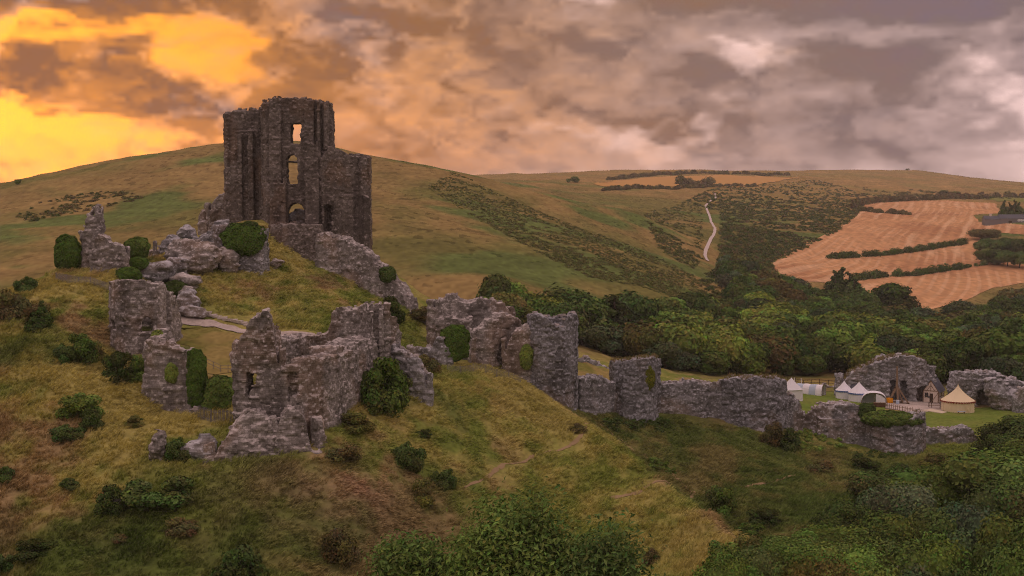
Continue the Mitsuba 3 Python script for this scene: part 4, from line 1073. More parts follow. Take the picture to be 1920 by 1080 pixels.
ivy('rounded column of ivy at the left end of the hilltop ruins', 104, 151, 444, 507, 171, 3, 5200, pw=2.3)
ivy('dark round ivy mound right of the spired wall remnant', 234, 278, 446, 486, 178, 3, 4200, pw=2.2, col='mid')
ivy('bright clipped bush, upper of the pair above the round tower', 237, 277, 482, 507, 173, 2.6, 3200, pw=2.1, name='round_bush', cat='bush')
ivy('bright clipped bush just above the top of the round tower', 220, 264, 501, 532, 167, 2.8, 3600, pw=2.1, name='round_bush', cat='bush')
ivy('square block of ivy on the pale wall stump below the keep', 420, 495, 422, 476, 186, 3.8, 8500, pw=3.6)
ivy('small ivy tuft on top of the square ivy block', 458, 482, 416, 426, 186, 1.2, 900, col='dark')
ivy('tall rounded ivy mass on the wall stump by the inner gatehouse', 825, 880, 613, 677, 163.4, 2.2, 6500, pw=2.6)
ivy('tall dark column of ivy on the end of the upright wall fragment', 352, 385, 652, 772, 133.2, 2.2, 8500, .13, 2.6, 'ivy')
ivy('leafy hedge filling the gap before the bailey lawn', 384, 452, 706, 792, 133, 4, 8500, .14, 2.3, 'mid', name='hedge_bank', cat='hedge')
ivy('ivy patch on the face of the upright wall fragment', 310, 334, 682, 716, 133.2, .9, 1500, .12, 2.2, 'light')
ivy('ivy trailing over the top of the curved bastion', 1618, 1722, 771, 802, 193, 4.4, 7000, .17, 2.0, 'mid', skew=-.6)
ivy('ivy on the left shoulder of the curved bastion', 1608, 1640, 757, 790, 195, 3.0, 2400, .17, 2.4, 'dark')
ivy('yellow green moss patch on the right side of the grass topped tower', 1203, 1228, 686, 731, 179.6, 1.0, 1600, .13, 2.2, (.17, .19, .03))
ivy('thin moss streak on the left face of the grass topped tower', 1150, 1164, 676, 700, 180.4, .9, 700, .13, 2.2, (.15, .16, .03))
ivy('ivy on the broken gatehouse link wall beside the tall tower', 976, 998, 648, 692, 167.2, 1.0, 1800, .13, 2.4, 'light')
ivy('thin ivy climbing the left edge of the ragged front tower', 446, 462, 690, 752, 122.6, .8, 1300, .12, 2.2, 'dark')
ivy('small ivy tuft on the lower right part of the round tower', 284, 308, 620, 645, 145.5, 1.2, 1100, .12, 2.2, 'light')
ivy('dark ivy on the leaning end of the sloping wall', 712, 742, 500, 530, 190, 1.6, 1500, .15, 2.4, 'dark')
ivy('dark green cushion of ivy on the rubble by the bailey steps', 306, 352, 527, 556, hit(329, 556, d0=150)[1], 2.4, 2600, .15, 2.4, 'dark')
ivy('low green patch of ivy on the rubble heap', 328, 366, 448, 462, hit(347, 462, d0=150)[1], 2.4, 1600, .16, 2.4, 'dark')

# --- the big ash trees in the foreground and the wood at the lower right
def ash(label, u, vtop, D, wid, seed, colour, lean=.06):
    """an ash blown by the wind: forked limbs that show between airy clumps of leaf sprays"""
    r = rng(seed)
    X, t = ray(u, vtop)
    base = np.array([float(X) * D, D, float(H(float(X) * D, D))])
    hgt = float(t) * D - base[2]
    limbs, tips = [], []

    def grow(p, d, ln, rad, lev):
        k = 5
        pts = [p]
        for i in range(k):
            d = unit(d + .16 * r.standard_normal(3) + np.array([lean, 0, .10]))
            pts.append(pts[-1] + d * ln / k)
        limbs.append(tube(pts, np.linspace(rad, rad * .6, k + 1), 6 if lev < 2 else 4))
        if lev >= 2:
            tips.extend(pts[2:])
        if lev < 4:
            for j in range(3 if lev else 5):
                nd = unit(d + unit(r.standard_normal(3) * [1, 1, .45]) * (.75 if lev else .62))
                grow(pts[-1] if j or not lev else pts[3], nd, ln * r.uniform(.60, .8), rad * .58, lev + 1)
    grow(base - [0, 0, .5], np.array([0, 0, 1.0]), hgt * .36, hgt * .022, 0)
    tips = np.array(tips)
    ext = tips - base
    sx = wid / FOC * D / 2 / np.percentile(np.hypot(ext[:, 0], ext[:, 1]), 93)
    sz = hgt * .97 / np.percentile(ext[:, 2], 99.3)
    S = np.array([sx, sx, sz])
    n = 30000
    k = r.integers(0, len(tips), n)
    off = r.standard_normal((n, 3)) * [.75, .75, .5]
    pos = base + (tips[k] - base) * S + off
    g = np.array(GREENS[colour])
    cl = .72 + .56 * r.random(len(tips))
    nrm = unit(off * .4 + unit(r.standard_normal((n, 3))) * .7 + [-.25, -.1, .6])
    m = leaves(pos, nrm, .19, g * cl[k][:, None], r, .42, .22)
    key = numbered('ash_tree')
    scene[f'{key}__crown'] = ply_c(m)
    tm = trimesh.util.concatenate([trimesh.Trimesh((np.asarray(a) - base) * S + base, b, process=False) for a, b in limbs])
    scene[f'{key}__trunk'] = ply(tm, 'm_bark', smooth=True)
    tag(key, label, 'tree')


ash('large bright ash tree in the foreground, leftmost of the group', 880, 958, 74, 300, 701, 'ash')
ash('airy ash tree in the foreground in the middle of the group', 1015, 962, 72, 210, 702, 'ash_mid')
ash('darker ash tree in the foreground at the right of the group', 1100, 1000, 70, 220, 703, 'ash_dark')
ash('low leafy tree at the bottom edge left of the ash trees', 745, 1015, 76, 150, 704, 'ash_mid')

GREENS.update(mid=(.135, .215, .05), dark=(.095, .15, .042), blue=(.105, .16, .075))
near_t = [proto('round', 'mid', 8, 9000, .20, 41), proto('round', 'dark', 8, 9000, .20, 42), proto('spread', 'olive', 8, 9000, .20, 43), proto('round', 'blue', 8, 9000, .2, 44), proto('spread', 'mid', 8, 9000, .2, 45)]
NT = '''
1836 856 146 200 0 largest rounded tree of the lower right wood
1760 880 150 120 4 bushy tree on the left shoulder of the largest lower right tree
1640 886 150 110 1 dark tree at the left end of the lower right wood
1690 905 140 120 3 bluish tree between the dark tree and the largest one
1590 945 132 110 1 dark tree stepping down left of the bluish one
1880 905 138 130 1 dark tree in front of the largest lower right tree
1905 780 190 130 1 tall dark tree at the right edge beside the lawn
1870 815 182 90 1 dark tree left of the tall one at the right edge
1935 830 170 130 0 leafy tree cut by the right edge below the tall dark one
1560 990 124 120 4 light green tree low in the hollow left of the wood
1650 965 124 130 0 green tree in the middle of the lower right wood
1740 955 126 130 1 dark tree in the middle of the lower right wood
1820 950 124 120 3 bluish tree right of the middle of the lower right wood
1900 965 118 140 0 leafy green tree at the right edge of the lower wood
1500 1010 112 120 0 bright bushy tree at the bottom right of the crest
1430 1030 102 100 1 dark bush like tree at the bottom just right of the slope
1585 1025 108 120 4 light tree at the bottom right third
1670 1020 108 130 1 dark tree along the bottom in the lower right wood
1760 1015 108 130 4 spreading green tree along the bottom in the lower right wood
1850 1020 106 130 1 dark tree along the bottom near the right corner
1925 1030 104 120 0 green tree in the lower right corner
1370 1050 96 90 4 light bush like tree at the very bottom right of the slope
1535 1058 98 110 2 olive tree at the very bottom of the hollow
1630 1065 98 110 0 green tree at the very bottom right
1720 1068 98 120 3 bluish tree at the very bottom right
1810 1068 98 120 1 dark tree at the very bottom near the right corner
'''
for line in NT.strip().split('\n'):
    u, v, D, wpx, g, lab = line.split(' ', 5)
    u, v, D, wpx = map(float, (u, v, D, wpx))
    X, t = ray(u, v)
    gz = float(H(float(X) * D, D))
    h_ = max(3.0, float(t) * D - gz)
    w_ = np.clip(wpx / FOC * D / h_ * 1.1, .6, 1.6)
    r = rng(int(u + v))
    key = numbered('wood_tree')
    place(key, near_t[int(g)][r.integers(3)], float(X) * D, D, float(t) * D - h_, h_, r.uniform(0, 360), w_, w_)
    tag(key, lab, 'tree')

# --- meadow grass on the castle slopes: blades leaning in the wind
def blade_fn(p, n, uv):
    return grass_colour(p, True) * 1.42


scene['m_grass'] = diffuse(proc(blade_fn))


def grass_patch(seed, rad=1.35, tufts=46, per=7):
    r = rng(seed)
    c = unit(r.standard_normal((tufts, 2))) * rad * np.sqrt(r.random((tufts, 1)))
    c = np.repeat(c, per, 0) + r.normal(0, .09, (tufts * per, 2))
    n = len(c)
    h_ = np.repeat(r.uniform(.22, .62, tufts), per) * r.uniform(.7, 1.15, n)
    a = r.normal(0, .5, n)
    ln = np.stack([np.cos(a) * .55 + .2, np.sin(a) * .45, 0 * a], 1) * h_[:, None]
    w = np.stack([-np.sin(a), np.cos(a), 0 * a], 1) * r.uniform(.018, .034, (n, 1))
    w = np.where(r.random((n, 1)) < .5, w, np.stack([np.cos(a), np.sin(a), 0 * a], 1) * .025)
    b = np.column_stack([c, 0 * h_ - .08])
    mdl = b + ln * .35 + np.column_stack([0 * h_, 0 * h_, h_ * .65])
    tip = b + ln * 1.0 + np.column_stack([0 * h_, 0 * h_, h_])
    v = np.stack([b - w, b + w, mdl - w * .8, mdl + w * .8, tip], 1).reshape(-1, 3)
    f = (np.array([[0, 1, 3], [0, 3, 2], [2, 3, 4]])[None] + 5 * np.arange(n)[:, None, None]).reshape(-1, 3)
    return v, f


gp = []
for k in range(5):
    scene[f'proto_grass_{k}'] = {'type': 'shapegroup', 'blades': ply(grass_patch(800 + k), 'm_grass')}
    gp.append(f'proto_grass_{k}')
MEADOW = world_poly([(-140, 88), (200, 88), (600, 88), (1000, 88), (1250, 90), (1420, 92), (1480, 110), (1600, 140), (1760, 165), (1900, 168), (1900, 205), (1720, 203), (1640, 190), (1400, 187), (1230, 184), (1150, 180), (1080, 172), (1000, 168), (950, 168), (830, 168), (800, 185), (700, 197), (600, 199), (470, 199), (420, 190), (330, 190), (200, 176), (100, 172), (60, 168), (-140, 160)])
_no = [Polygon([ground_at(u, D)[:2] for u, D in [(300, 150), (307, 172), (400, 171), (480, 168), (600, 166), (610, 150), (520, 146), (440, 135), (380, 139)]])]
gpts = scatter(MEADOW.difference(_no[0]).difference(shapely.union_all([w_.buffer(.22) for w_ in WORN])), 1.75, 12)
gz = H(gpts[:, 0], gpts[:, 1])
gn = normal_at(gpts[:, 0], gpts[:, 1])
r = rng(13)
lush = meshkit.fbm(np.column_stack([gpts / 6, 0 * gz]), 3, 14)
for i, ((x, y), z, n_) in enumerate(zip(gpts, gz, gn)):
    place(f'meadow_grass__{i + 1:03d}', gp[r.integers(5)], x, y, z, .65 + .8 * lush[i], r.uniform(-35, 35), 1.0, 1.0, n_)
labels['meadow_grass'] = {'kind': 'stuff', 'label': 'long dry grass blowing over the castle slopes', 'category': 'grass'}
# ------------------------------------------------------------------ tents, huts, fences and other small things
for k, c in dict(canvas_white=(.78, .80, .86), canvas_cream=(.78, .68, .46), blue_trim=(.10, .16, .38), red_trim=(.25, .07, .05), wood=(.24, .175, .12), timber=(.085, .062, .045), plaster=(.74, .66, .57), slate=(.12, .13, .155), orange=(.80, .34, .02), metal=(.20, .20, .205), wire=(.24, .24, .235), white=(.75, .75, .74), interior=(.13, .07, .045), mat=(.62, .55, .42), paleblue=(.45, .55, .68), step=(.50, .46, .43)).items():
    scene['m_' + k] = diffuse(c)
scene['m_glass'] = {'type': 'principled', 'base_color': {'type': 'rgb', 'value': [.03, .035, .04]}, 'roughness': .15, 'specular': .6}


def M(v, f):
    return trimesh.Trimesh(np.asarray(v, float), np.asarray(f), process=False)


def beam(a, b, w, d=None):
    """a squared timber from a to b"""
    a, b = np.asarray(a, float), np.asarray(b, float)
    L = np.linalg.norm(b - a)
    m = trimesh.creation.box((w, d or w, L))
    m.apply_translation([0, 0, L / 2])
    m.apply_transform(trimesh.geometry.align_vectors([0, 0, 1], (b - a) / L))
    m.apply_translation(a)
    return m


def cat_(ms):
    return trimesh.util.concatenate(ms)


def local(u, D, rot=0.0, dz=0.0, v=700):
    """frame of a thing standing on the ground: x right, y away, z up, turned by rot degrees"""
    p = ground_at(u, D, v)
    return lambda m: m.copy().apply_transform(trimesh.transformations.translation_matrix(p + [0, 0, dz]) @ trimesh.transformations.rotation_matrix(math.radians(rot), [0, 0, 1]))


def add(key, mesh, mat, at, smooth=False):
    scene[key] = ply(at(mesh), mat, smooth=smooth)


def lathe(prof, n, sag=0.0, lo=0, seed=0, sub=6):
    """canvas of revolution: n poles, the cloth sagging between them by the share sag"""
    k = n * sub
    a = (np.arange(k) + .5) / k * 2 * np.pi
    prof = np.asarray(prof, float)
    mod = 1 - sag * (.5 - .5 * np.cos(a * n))
    wr = 1 + .012 * (meshkit.noise(np.stack([a * 7, a * 0 + seed, a * 0], 1)) - .5)
    v = np.stack([prof[:, :1] * mod * wr * np.cos(a), prof[:, :1] * mod * wr * np.sin(a), prof[:, 1:] + 0 * a], -1).reshape(-1, 3)
    i, j = np.meshgrid(np.arange(len(prof) - 1), np.arange(k), indexing='ij')
    q = np.stack([i * k + j, i * k + (j + 1) % k, (i + 1) * k + (j + 1) % k, (i + 1) * k + j], -1).reshape(-1, 4)
    return M(v, np.vstack([q[:, [0, 1, 2]], q[:, [0, 2, 3]]]))


def pavilion(label, u, D, r_, hw, ht, canvas, trim, n=12, rot=0.0, sag=.05, concave=.35, extras=None, square=False):
    key = numbered('pavilion_tent')
    at = local(u, D, rot)
    tag(key, label, 'tent')
    add(f'{key}__wall', lathe([(r_ * 1.03, -.1), (r_, .0), (r_ * .985, hw)], n, .02 if not square else .0, sub=6 if not square else 1), canvas, at)
    s = np.linspace(0, 1, 9)
    prof = [(r_ * 1.07 * (1 - x) ** (1 + concave) * (1 - x * .0) + .05 * x, hw + (ht - hw) * x) for x in s]
    add(f'{key}__roof', lathe(prof, n, sag, sub=6 if not square else 1), canvas, at)
    teeth = []
    k = n * 4
    for i in range(k):
        a0, a1 = i / k * 2 * np.pi, (i + 1) / k * 2 * np.pi
        R = r_ * 1.085
        am = (a0 + a1) / 2
        z = hw + .03
        v = np.array([[R * math.cos(a0), R * math.sin(a0), z], [R * math.cos(a1), R * math.sin(a1), z], [R * math.cos(a1), R * math.sin(a1), z - .18], [R * math.cos(am), R * math.sin(am), z - .36], [R * math.cos(a0), R * math.sin(a0), z - .18]])
        teeth.append(M(v, [[0, 1, 2], [0, 2, 4], [4, 2, 3]]))
    if not square:
        add(f'{key}__valance', cat_(teeth), trim, at)
    else:
        c = [(r_ * 1.08 * math.cos(a), r_ * 1.08 * math.sin(a), hw) for a in (np.arange(4) + .5) / 4 * 2 * np.pi]
        add(f'{key}__valance', cat_([beam(c[i], c[(i + 1) % 4], .05, .22) for i in range(4)]), trim, at)
    add(f'{key}__pole', M(*tube([(0, 0, ht - .3), (0, 0, ht + .25)], .05)), 'm_wood', at)
    seams = [beam((r_ * 1.012 * math.cos(a), r_ * 1.012 * math.sin(a), 0), (r_ * .997 * math.cos(a), r_ * .997 * math.sin(a), hw - .05), .05) for a in (np.arange(n) + .5 / (6 if not square else 1)) / n * 2 * np.pi]
    add(f'{key}__seams', cat_(seams), canvas, at)
    labels[f'{key}__seams'] = {'kind': 'stuff'}
    if extras:
        extras(key, at)
    return key


def cream_extras(key, at):
    R = 3.0
    for k, (x0, x1) in enumerate(((-.35, .95),)):
        y = lambda x: -math.sqrt(R * R - x * x) - .10
        add(f'{key}__cross_brace', cat_([beam((x0, y(x0), .15), (x1, y(x1), 1.95), .10, .05), beam((x1, y(x1), .15), (x0, y(x0), 1.95), .10, .05)]), 'm_canvas_cream', at)


pavilion('large cream round tent with dark red trim on the green lawn', 1797, 240, 2.95, 2.25, 5.2, 'm_canvas_cream', 'm_red_trim', 10, 8, .05, .5, cream_extras)
pavilion('white pointed tent with blue trim, left one of the middle pair', 1583, 249, 1.6, 1.75, 3.6, 'm_canvas_white', 'm_blue_trim', 8, 5, .04, .25)
pavilion('white pointed tent with blue trim beside the awning tent', 1611, 245, 1.95, 1.85, 3.9, 'm_canvas_white', 'm_blue_trim', 8, 20, .04, .25)
pavilion('square white tent at the left end of the camp by the wall', 1484, 236, 2.2, 2.0, 4.1, 'm_canvas_white', 'm_canvas_white', 4, 12, 0, .15, square=True)


def arched_tent(label, u, D, w, h_, L, rot, n_rib, open_front=True, stripes=False):
    key = numbered('awning_tent')
    tag(key, label, 'tent')
    at = local(u, D, rot)
    a = np.linspace(0, np.pi, 15)
    ys = np.linspace(0, L, 9)
    pr = np.stack([-w * np.sign(np.cos(a)) * np.abs(np.cos(a)) ** .75, h_ * np.sin(a) ** .8], 1)
    for s in range(4 if stripes else 1):
        yy = ys if not stripes else np.linspace(L * s / 4, L * (s + 1) / 4 - .015, 4)
        v = np.array([[x, y, z * (1 - .04 * math.sin(y / L * np.pi * n_rib) ** 2)] for y in yy for x, z in pr])
        i, j = np.meshgrid(np.arange(len(yy) - 1), np.arange(14), indexing='ij')
        q = np.stack([i * 15 + j, i * 15 + j + 1, (i + 1) * 15 + j + 1, (i + 1) * 15 + j], -1).reshape(-1, 4)
        k = f'{key}__canvas' + (f'_{s:03d}' if s else '')
        add(k, M(v, np.vstack([q[:, [0, 1, 2]], q[:, [0, 2, 3]]])), 'm_canvas_white' if s % 2 == 0 else 'm_paleblue', at)
    bk = np.column_stack([pr[:, 0] * .97, 0 * pr[:, 0] + L - .05, pr[:, 1] * .97])
    v = np.vstack([bk, [[0, L - .05, 0]]])
    add(f'{key}__back_panel', M(v, [[i, i + 1, 15] for i in range(14)]), 'm_canvas_white', at)
    add(f'{key}__hoop', cat_([M(*tube(np.column_stack([pr[:, 0], 0 * pr[:, 0] + y, pr[:, 1]]), .04, 5)) for y in (0,)]), 'm_wood', at)
    add(f'{key}__pole', beam((0, .1, 0), (0, .1, h_), .07), 'm_wood', at)
    return key, at


k, at = arched_tent('white awning tent with an open front and a wooden counter', 1640, 240, 2.4, 2.3, 3.2, -14, 2)
fl = M([[-2.15, -.05, 0], [-.9, -.3, 0], [-.8, -.2, 1.5], [-1.9, 0, 1.35]], [[0, 1, 2], [0, 2, 3]])
add(f'{k}__side_flap', M([[.3, -.04, 0], [2.12, -.04, 0], [2.0, -.04, 1.3], [1.2, -.04, 1.9], [.3, -.04, 2.12]], [[0, 1, 2], [0, 2, 3], [0, 3, 4]]), 'm_canvas_white', at)
bkey = 'counter'
tag(bkey, 'brown wooden counter in front of the open awning tent', 'counter')
at2 = local(1650, 237, -10)
add('counter__top', trimesh.creation.box((2.3, .6, .08)).apply_translation([0, 0, .85]), 'm_wood', at2)
add('counter__front', trimesh.creation.box((2.2, .06, .7)).apply_translation([0, -.22, .45]), 'm_interior', at2)
for i, x in enumerate((-1.0, 1.0)):
    add('counter__leg' + (f'_{i:03d}' if i else ''), trimesh.creation.box((.09, .09, .8)).apply_translation([x, .2, .4]), 'm_wood', at2)
k, at = arched_tent('striped white tunnel tent with a dark brown opening on its right', 1545, 251, 1.7, 2.3, 5.2, 62, 3, stripes=True)
add(f'{k}__inner_wall', trimesh.creation.box((2.6, .06, 1.7)).apply_translation([0, .9, .85]), 'm_interior', at)


def timber_house(name, label, u, D, rot, W, L, hw, ht, roof_mat, side_windows=True, door=True):
    key = numbered(name)
    tag(key, label, 'house' if door else 'hut')
    at = local(u, D, rot, -.05)
    w2 = W / 2
    poly = np.array([[-w2, 0], [w2, 0], [w2, hw], [0, ht], [-w2, hw]])
    v = np.vstack([np.column_stack([poly[:, 0], 0 * poly[:, 0], poly[:, 1]]), np.column_stack([poly[:, 0], 0 * poly[:, 0] + L, poly[:, 1]])])
    f = [[0, 1, 2], [0, 2, 4], [4, 2, 3], [5, 7, 6], [5, 9, 7], [9, 8, 7], [1, 6, 7], [1, 7, 2], [0, 4, 9], [0, 9, 5]]
    add(f'{key}__wall', M(v, f), 'm_plaster', at)
    sl = np.array([w2, hw - ht])
    ln = np.linalg.norm(sl)
    roofs = []
    for s in (-1, 1):
        d = np.array([s * sl[0], sl[1]]) / ln
        rows = 9
        for r_i in range(rows):
            t0, t1 = (ln + .35) * r_i / rows, (ln + .35) * (r_i + 1.25) / rows
            lift = .10
            nrm = np.array([s * (ht - hw), w2]) / ln
            a = np.array([0, ht]) + d * t0 + nrm * lift
            b = np.array([0, ht]) + d * t1 + nrm * (lift + .05)
            o = nrm * .04
            q = np.array([[a[0], -.25, a[1]], [b[0], -.25, b[1]], [b[0], L + .25, b[1]], [a[0], L + .25, a[1]]])
            q2 = q - np.array([o[0], 0, o[1]])
            roofs.append(M(np.vstack([q, q2]), [[0, 1, 2], [0, 2, 3], [4, 6, 5], [4, 7, 6], [0, 4, 5], [0, 5, 1], [1, 5, 6], [1, 6, 2], [2, 6, 7], [2, 7, 3]]))
    add(f'{key}__roof', cat_(roofs), roof_mat, at)
    fr = [beam((-w2, -.03, 0), (-w2, -.03, hw), .14), beam((w2, -.03, 0), (w2, -.03, hw), .14), beam((-w2, -.04, hw), (w2, -.04, hw), .13), beam((-w2, -.03, hw), (0, -.03, ht), .12), beam((w2, -.03, hw), (0, -.03, ht), .12), beam((0, -.05, hw), (0, -.05, ht - .1), .10),
          beam((-w2 * .55, -.05, hw), (0.0, -.055, hw + (ht - hw) * .55), .09), beam((w2 * .55, -.05, hw), (0.0, -.055, hw + (ht - hw) * .55), .09), beam((w2 + .03, 0, 0), (w2 + .03, 0, hw), .14), beam((w2 + .03, L, 0), (w2 + .03, L, hw), .14), beam((w2 + .035, 0, hw * .5), (w2 + .035, L, hw * .5), .1), beam((w2 * .1, -.05, .1), (w2, -.05, hw * .9), .09)]
    for i, m in enumerate(fr):
        add(f'{key}__timber' + (f'_{i:03d}' if i else ''), m, 'm_timber' if not door else 'm_wood', at)
    if door:
        add(f'{key}__door', trimesh.creation.box((.62, .08, 1.85)).apply_translation([.12, -.03, .95]), 'm_timber', at)
        add(f'{key}__window', trimesh.creation.box((.7, .06, .9)).apply_translation([-.82, -.02, 1.55]), 'm_glass', at)
        add(f'{key}__window__frame', cat_([beam((-1.2, -.06, 1.08), (-.44, -.06, 1.08), .07), beam((-.82, -.06, 1.1), (-.82, -.06, 2.0), .05)]), 'm_wood', at)
        add(f'{key}__window_001', trimesh.creation.box((.06, .8, .75)).apply_translation([w2 + .02, L * .6, 1.5]), 'm_glass', at)
    return key


timber_house('timber_house', 'small timber framed house with a blue grey slate roof', 1746, 252, -32, 2.9, 4.4, 2.4, 4.5, 'm_slate')
timber_house('timber_hut', 'half timbered hut gable peeping over the white tents', 1611, 253, 30, 3.2, 3.6, 1.6, 3.4, 'm_slate', door=False)
tag('siege_engine', 'wooden siege engine with a tall upright arm before the gatehouse ruin', 'catapult')
at = local(1682, 246)
add('siege_engine__throwing_arm', cat_([beam((0, 0, 2.4), (.02, 0, 5.2), .34), beam((.02, 0, 5.2), (-.02, 0, 7.2), .26)]), 'm_wood', at)
for i, (a, b) in enumerate([((-1.9, -.8, 0), (-.1, -.3, 3.2)), ((2.1, -.8, 0), (.1, -.3, 3.2)), ((-1.3, 1.0, 0), (-.1, .3, 3.2)), ((1.5, 1.0, 0), (.1, .3, 3.2)), ((-.2, -1.6, 0), (0, -.3, 3.0))]):
    add('siege_engine__leg' + (f'_{i:03d}' if i else ''), beam(a, b, .26), 'm_wood', at)
add('siege_engine__axle', beam((-.5, -.4, 3.1), (.5, .4, 3.1), .22), 'm_timber', at)
add('siege_engine__sill', cat_([beam((-2.0, -.85, .12), (2.2, -.85, .12), .22), beam((-1.4, 1.05, .12), (1.6, 1.05, .12), .22)]), 'm_timber', at)
tag('orange_box', 'bright orange box standing beside the siege engine', 'box')
at = local(1669, 245.5, 8)
add('orange_box__body', trimesh.creation.box((1.0, .8, .82)).apply_translation([0, 0, .48]), 'm_orange', at)
add('orange_box__lid', trimesh.creation.box((1.06, .86, .10)).apply_translation([0, 0, .95]), 'm_orange', at)
add('orange_box__feet', cat_([trimesh.creation.box((.12, .7, .1)).apply_translation([x, 0, .03]) for x in (-.35, .35)]), 'm_timber', at)
tag('blue_drum', 'small pale blue drum at the foot of the siege engine', 'drum')
at = local(1684, 243.5)
add('blue_drum__body', lathe([(.0, 0), (.26, .0), (.3, .2), (.3, .7), (.26, .85), (0, .85)], 12, 0, sub=1), 'm_paleblue', at, True)
add('blue_drum__rim', lathe([(.28, .82), (.31, .84), (.28, .88)], 12, 0, sub=1), 'm_white', at)
tag('marker_post', 'short white post behind the awning tent', 'post')
at = local(1638, 250)
add('marker_post', cat_([trimesh.creation.box((.28, .1, .75)).apply_translation([0, 0, 1.0]), trimesh.creation.box((.09, .09, .8)).apply_translation([0, 0, .35])]), 'm_white', at)
tag('ground_sheet', 'pale mat laid on the grass left of the cream tent', 'mat')
gq = np.array([ground_at(u, D)[:2] for u, D in ((1736, 236), (1772, 233.5), (1781, 237), (1752, 239.5))])
scene['ground_sheet'] = ply(M(np.vstack([np.column_stack([gq, H(gq[:, 0], gq[:, 1]) + .14]), np.column_stack([gq, H(gq[:, 0], gq[:, 1]) - .1])]), [[0, 1, 2], [0, 2, 3], [0, 4, 5], [0, 5, 1], [1, 5, 6], [1, 6, 2], [2, 6, 7], [2, 7, 3], [3, 7, 4], [3, 4, 0]]), 'm_mat')
tag('low_bench', 'low pale bench against the front of the cream tent', 'bench')
at = local(1804, 236.3)
add('low_bench__seat', trimesh.creation.box((1.4, .45, .08)).apply_translation([0, 0, .42]), 'm_paleblue', at)
for i, x in enumerate((-.55, .55)):
    add('low_bench__leg' + (f'_{i:03d}' if i else ''), trimesh.creation.box((.09, .4, .42)).apply_translation([x, 0, .2]), 'm_wood', at)
tag('timber_rack', 'dark wooden rack between the house and the cream tent', 'rack')
at = local(1753, 242, -4)
for i, x in enumerate((-1.0, -.55, 1.1)):
    add('timber_rack__post' + (f'_{i:03d}' if i else ''), beam((x, 0, 0), (x, 0, 1.15), .12), 'm_timber', at)
add('timber_rack__rail', beam((-1.1, -.02, 1.05), (1.2, -.02, 1.05), .12), 'm_timber', at)
add('timber_rack__shelf', trimesh.creation.box((2.2, .5, .08)).apply_translation([.05, .1, .6]), 'm_wood', at)


def fence(name, label, line, hgt, step, pw, rails, mat, post_mat=None, part='picket', wires=0, posts=0, cat='fence'):
    """upright pickets (or posts with wires) along a line of (column, distance)"""
    key = numbered(name)
    tag(key, label, cat)
    q = np.array([ground_at(u, D)[:2] for u, D in line])
    s = LineString(q)
    n = max(2, int(s.length / step) + 1)
    r = rng(n)
    pts = np.array([s.interpolate(d).coords[0] for d in np.linspace(0, s.length, n)])
    z = H(pts[:, 0], pts[:, 1])
    for i in range(n):
        p = np.array([*pts[i], z[i]])
        scene[f'{key}__{part}' + (f'_{i:03d}' if i else '')] = ply(beam(p - [0, 0, .3], p + [r.normal() * .04, r.normal() * .04, hgt * r.uniform(.94, 1.05)], pw), post_mat or mat)
    for i, h_ in enumerate(rails):
        scene[f'{key}__rail' + (f'_{i:03d}' if i else '')] = ply(cat_([beam([*pts[k], z[k] + h_], [*pts[k + 1], z[k + 1] + h_], pw * .8) for k in range(n - 1)]), mat)
    if wires:
        m = []
        W = int(s.length / wires)
        wp = np.array([s.interpolate(d).coords[0] for d in np.linspace(0, s.length, W)])
        wz = H(wp[:, 0], wp[:, 1])
        for k in range(W):
            m.append(beam([*wp[k], wz[k] - .1], [*wp[k], wz[k] + hgt * .95], .022))
        for h_ in np.arange(.1, hgt, wires * 1.3):
            m += [beam([*pts[k], z[k] + h_], [*pts[k + 1], z[k + 1] + h_], .022) for k in range(n - 1)]
        scene[f'{key}__wire_mesh'] = ply(cat_(m), mat)
        labels[f'{key}__wire_mesh'] = {'kind': 'stuff'}


fence('palisade_fence', 'grey metal railing across the gap left of the front tower', [(367, 128.5), (400, 127.2), (441, 126)], 1.35, .165, .055, (.25, 1.1), 'm_metal')
fence('picket_fence', 'rough wooden picket fence round the tent lawn', [(1664, 236.5), (1690, 233.5), (1716, 231.5)], .95, .5, .09, (.65,), 'm_wood')
fence('wire_fence', 'grey mesh fence running down the crest to the tall gate tower', [(838, 157), (870, 157.5), (905, 158.5), (940, 160), (976, 161)], 1.1, 1.6, .07, (), 'm_wire', part='post', wires=.11)
fence('wire_fence', 'grey mesh fence along the left edge of the hilltop', [(104, 164), (130, 163), (160, 162.5), (190, 162), (216, 161.5)], 1.05, 1.6, .07, (), 'm_wire', part='post', wires=.08)
fence('wire_fence', 'thin wire fence at the near edge of the bailey lawn', [(384, 144), (420, 143), (455, 142.5)], .9, .9, .05, (.45, .85), 'm_metal', part='post')
fence('rail_fence', 'dark rail fence on the skyline of the camp behind the left tent', [(1480, 272), (1520, 274), (1560, 275), (1604, 276)], 1.3, 1.9, .12, (.6, 1.15), 'm_timber', part='post')
fence('rail_fence', 'pair of short white gate posts behind the square white tent', [(1492, 270), (1506, 270.5)], 1.5, 1.4, .16, (), 'm_white', part='post')

tag('stone_steps', 'flat stone steps climbing beside the gravel path', 'steps')
for i, t_ in enumerate(np.linspace(0, 1, 9)):
    u, v = 388 + 78 * t_, 590 + 21 * t_
    p = hit(u, v)
    b = trimesh.creation.box((1.15, .75, .3))
    b.vertices += rng(900 + i).uniform(-.06, .06, b.vertices.shape)
    scene['stone_steps__step' + (f'_{i:03d}' if i else '')] = ply(b.apply_transform(trimesh.transformations.translation_matrix(p + [0, 0, .06]) @ trimesh.transformations.rotation_matrix(-.25 + .1 * math.sin(i * 9), [0, 0, 1])), 'm_step')

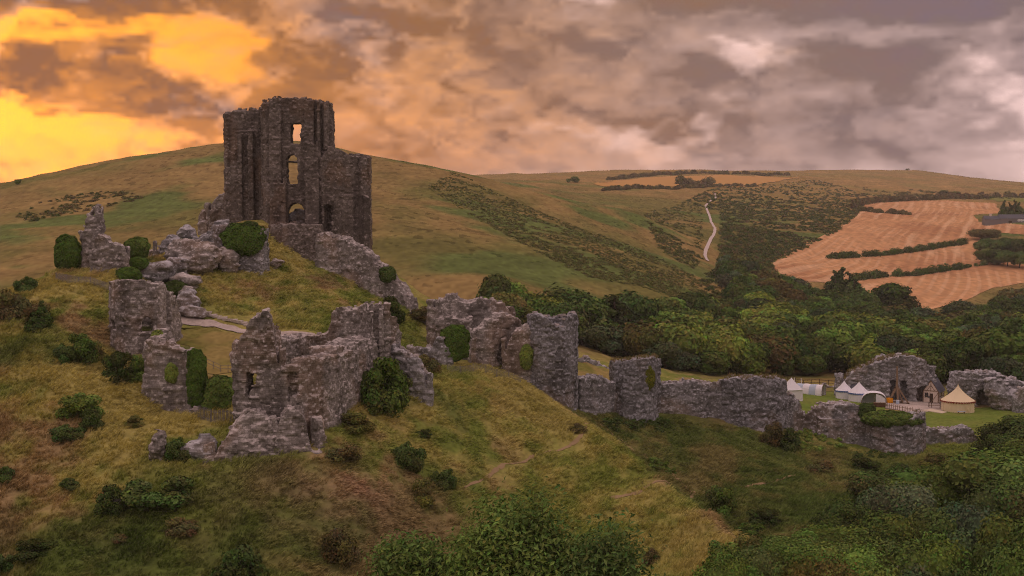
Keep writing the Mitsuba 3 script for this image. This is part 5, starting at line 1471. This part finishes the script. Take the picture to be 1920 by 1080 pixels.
# --- the farm beyond the fields
tag('farm_building', 'long low grey farm building among the firs at the right edge', 'barn')
at = local(1884, 955, -3)
fb = [(-17, -6, 3.2, 5.6), (-5.9, 20, 3.8, 6.6)]
for i, (x0, x1, hw, ht) in enumerate(fb):
    v = np.array([[x0, 0, -2], [x1, 0, -2], [x1, 7, -2], [x0, 7, -2], [x0, 0, hw], [x1, 0, hw], [x1, 7, hw], [x0, 7, hw], [x0, 3.5, ht], [x1, 3.5, ht]])
    sfx = f'_{i:03d}' if i else ''
    add('farm_building__wall' + sfx, M(v, [[0, 1, 5], [0, 5, 4], [2, 3, 7], [2, 7, 6], [1, 2, 6], [1, 6, 5], [5, 6, 9], [3, 0, 4], [3, 4, 7], [4, 8, 7]]), 'm_metal', at)
    add('farm_building__roof' + sfx, cat_([M([[x0 - .3, -.4, hw - .2], [x1 + .3, -.4, hw - .2], [x1 + .3, 3.5, ht + .15], [x0 - .3, 3.5, ht + .15]], [[0, 1, 2], [0, 2, 3]]), M([[x0 - .3, 7.4, hw - .2], [x1 + .3, 7.4, hw - .2], [x1 + .3, 3.5, ht + .15], [x0 - .3, 3.5, ht + .15]], [[0, 2, 1], [0, 3, 2]])]), 'm_slate', at)
add('farm_building__chimney', trimesh.creation.box((1.4, 1.2, 2.2)).apply_translation([-12, 3.5, 6.2]), 'm_plaster', at)
add('farm_building__window', trimesh.creation.box((4.5, .2, 1.6)).apply_translation([9, -.08, 2.4]), 'm_white', at)
add('farm_building__door', trimesh.creation.box((2.2, .2, 2.6)).apply_translation([1.5, -.08, .6]), 'm_timber', at)

# every piece of ruin is a thing, wherever it stands
for k_, l_ in labels.items():
    if 'category' in l_ and 'kind' not in l_:
        l_['kind'] = 'thing'

# ------------------------------------------------------------------ the air
scene['air'] = {'type': 'homogeneous', 'albedo': {'type': 'rgb', 'value': [.95, .95, .95]}, 'sigma_t': HAZE}
_top, _bot = float(max(ZG.max(), 20)) + 12, float(ZG.min()) - 1
scene['haze'] = {'type': 'cube', 'to_world': T().translate([0, 7000, (_top + _bot) / 2]) @ T().scale([140000, 8000, (_top - _bot) / 2]), 'bsdf': {'type': 'null'}, 'interior': {'type': 'ref', 'id': 'air'}}
scene['camera']['medium'] = {'type': 'ref', 'id': 'air'}
labels['haze'] = {'kind': 'stuff', 'label': 'thin dawn haze over the downs'}
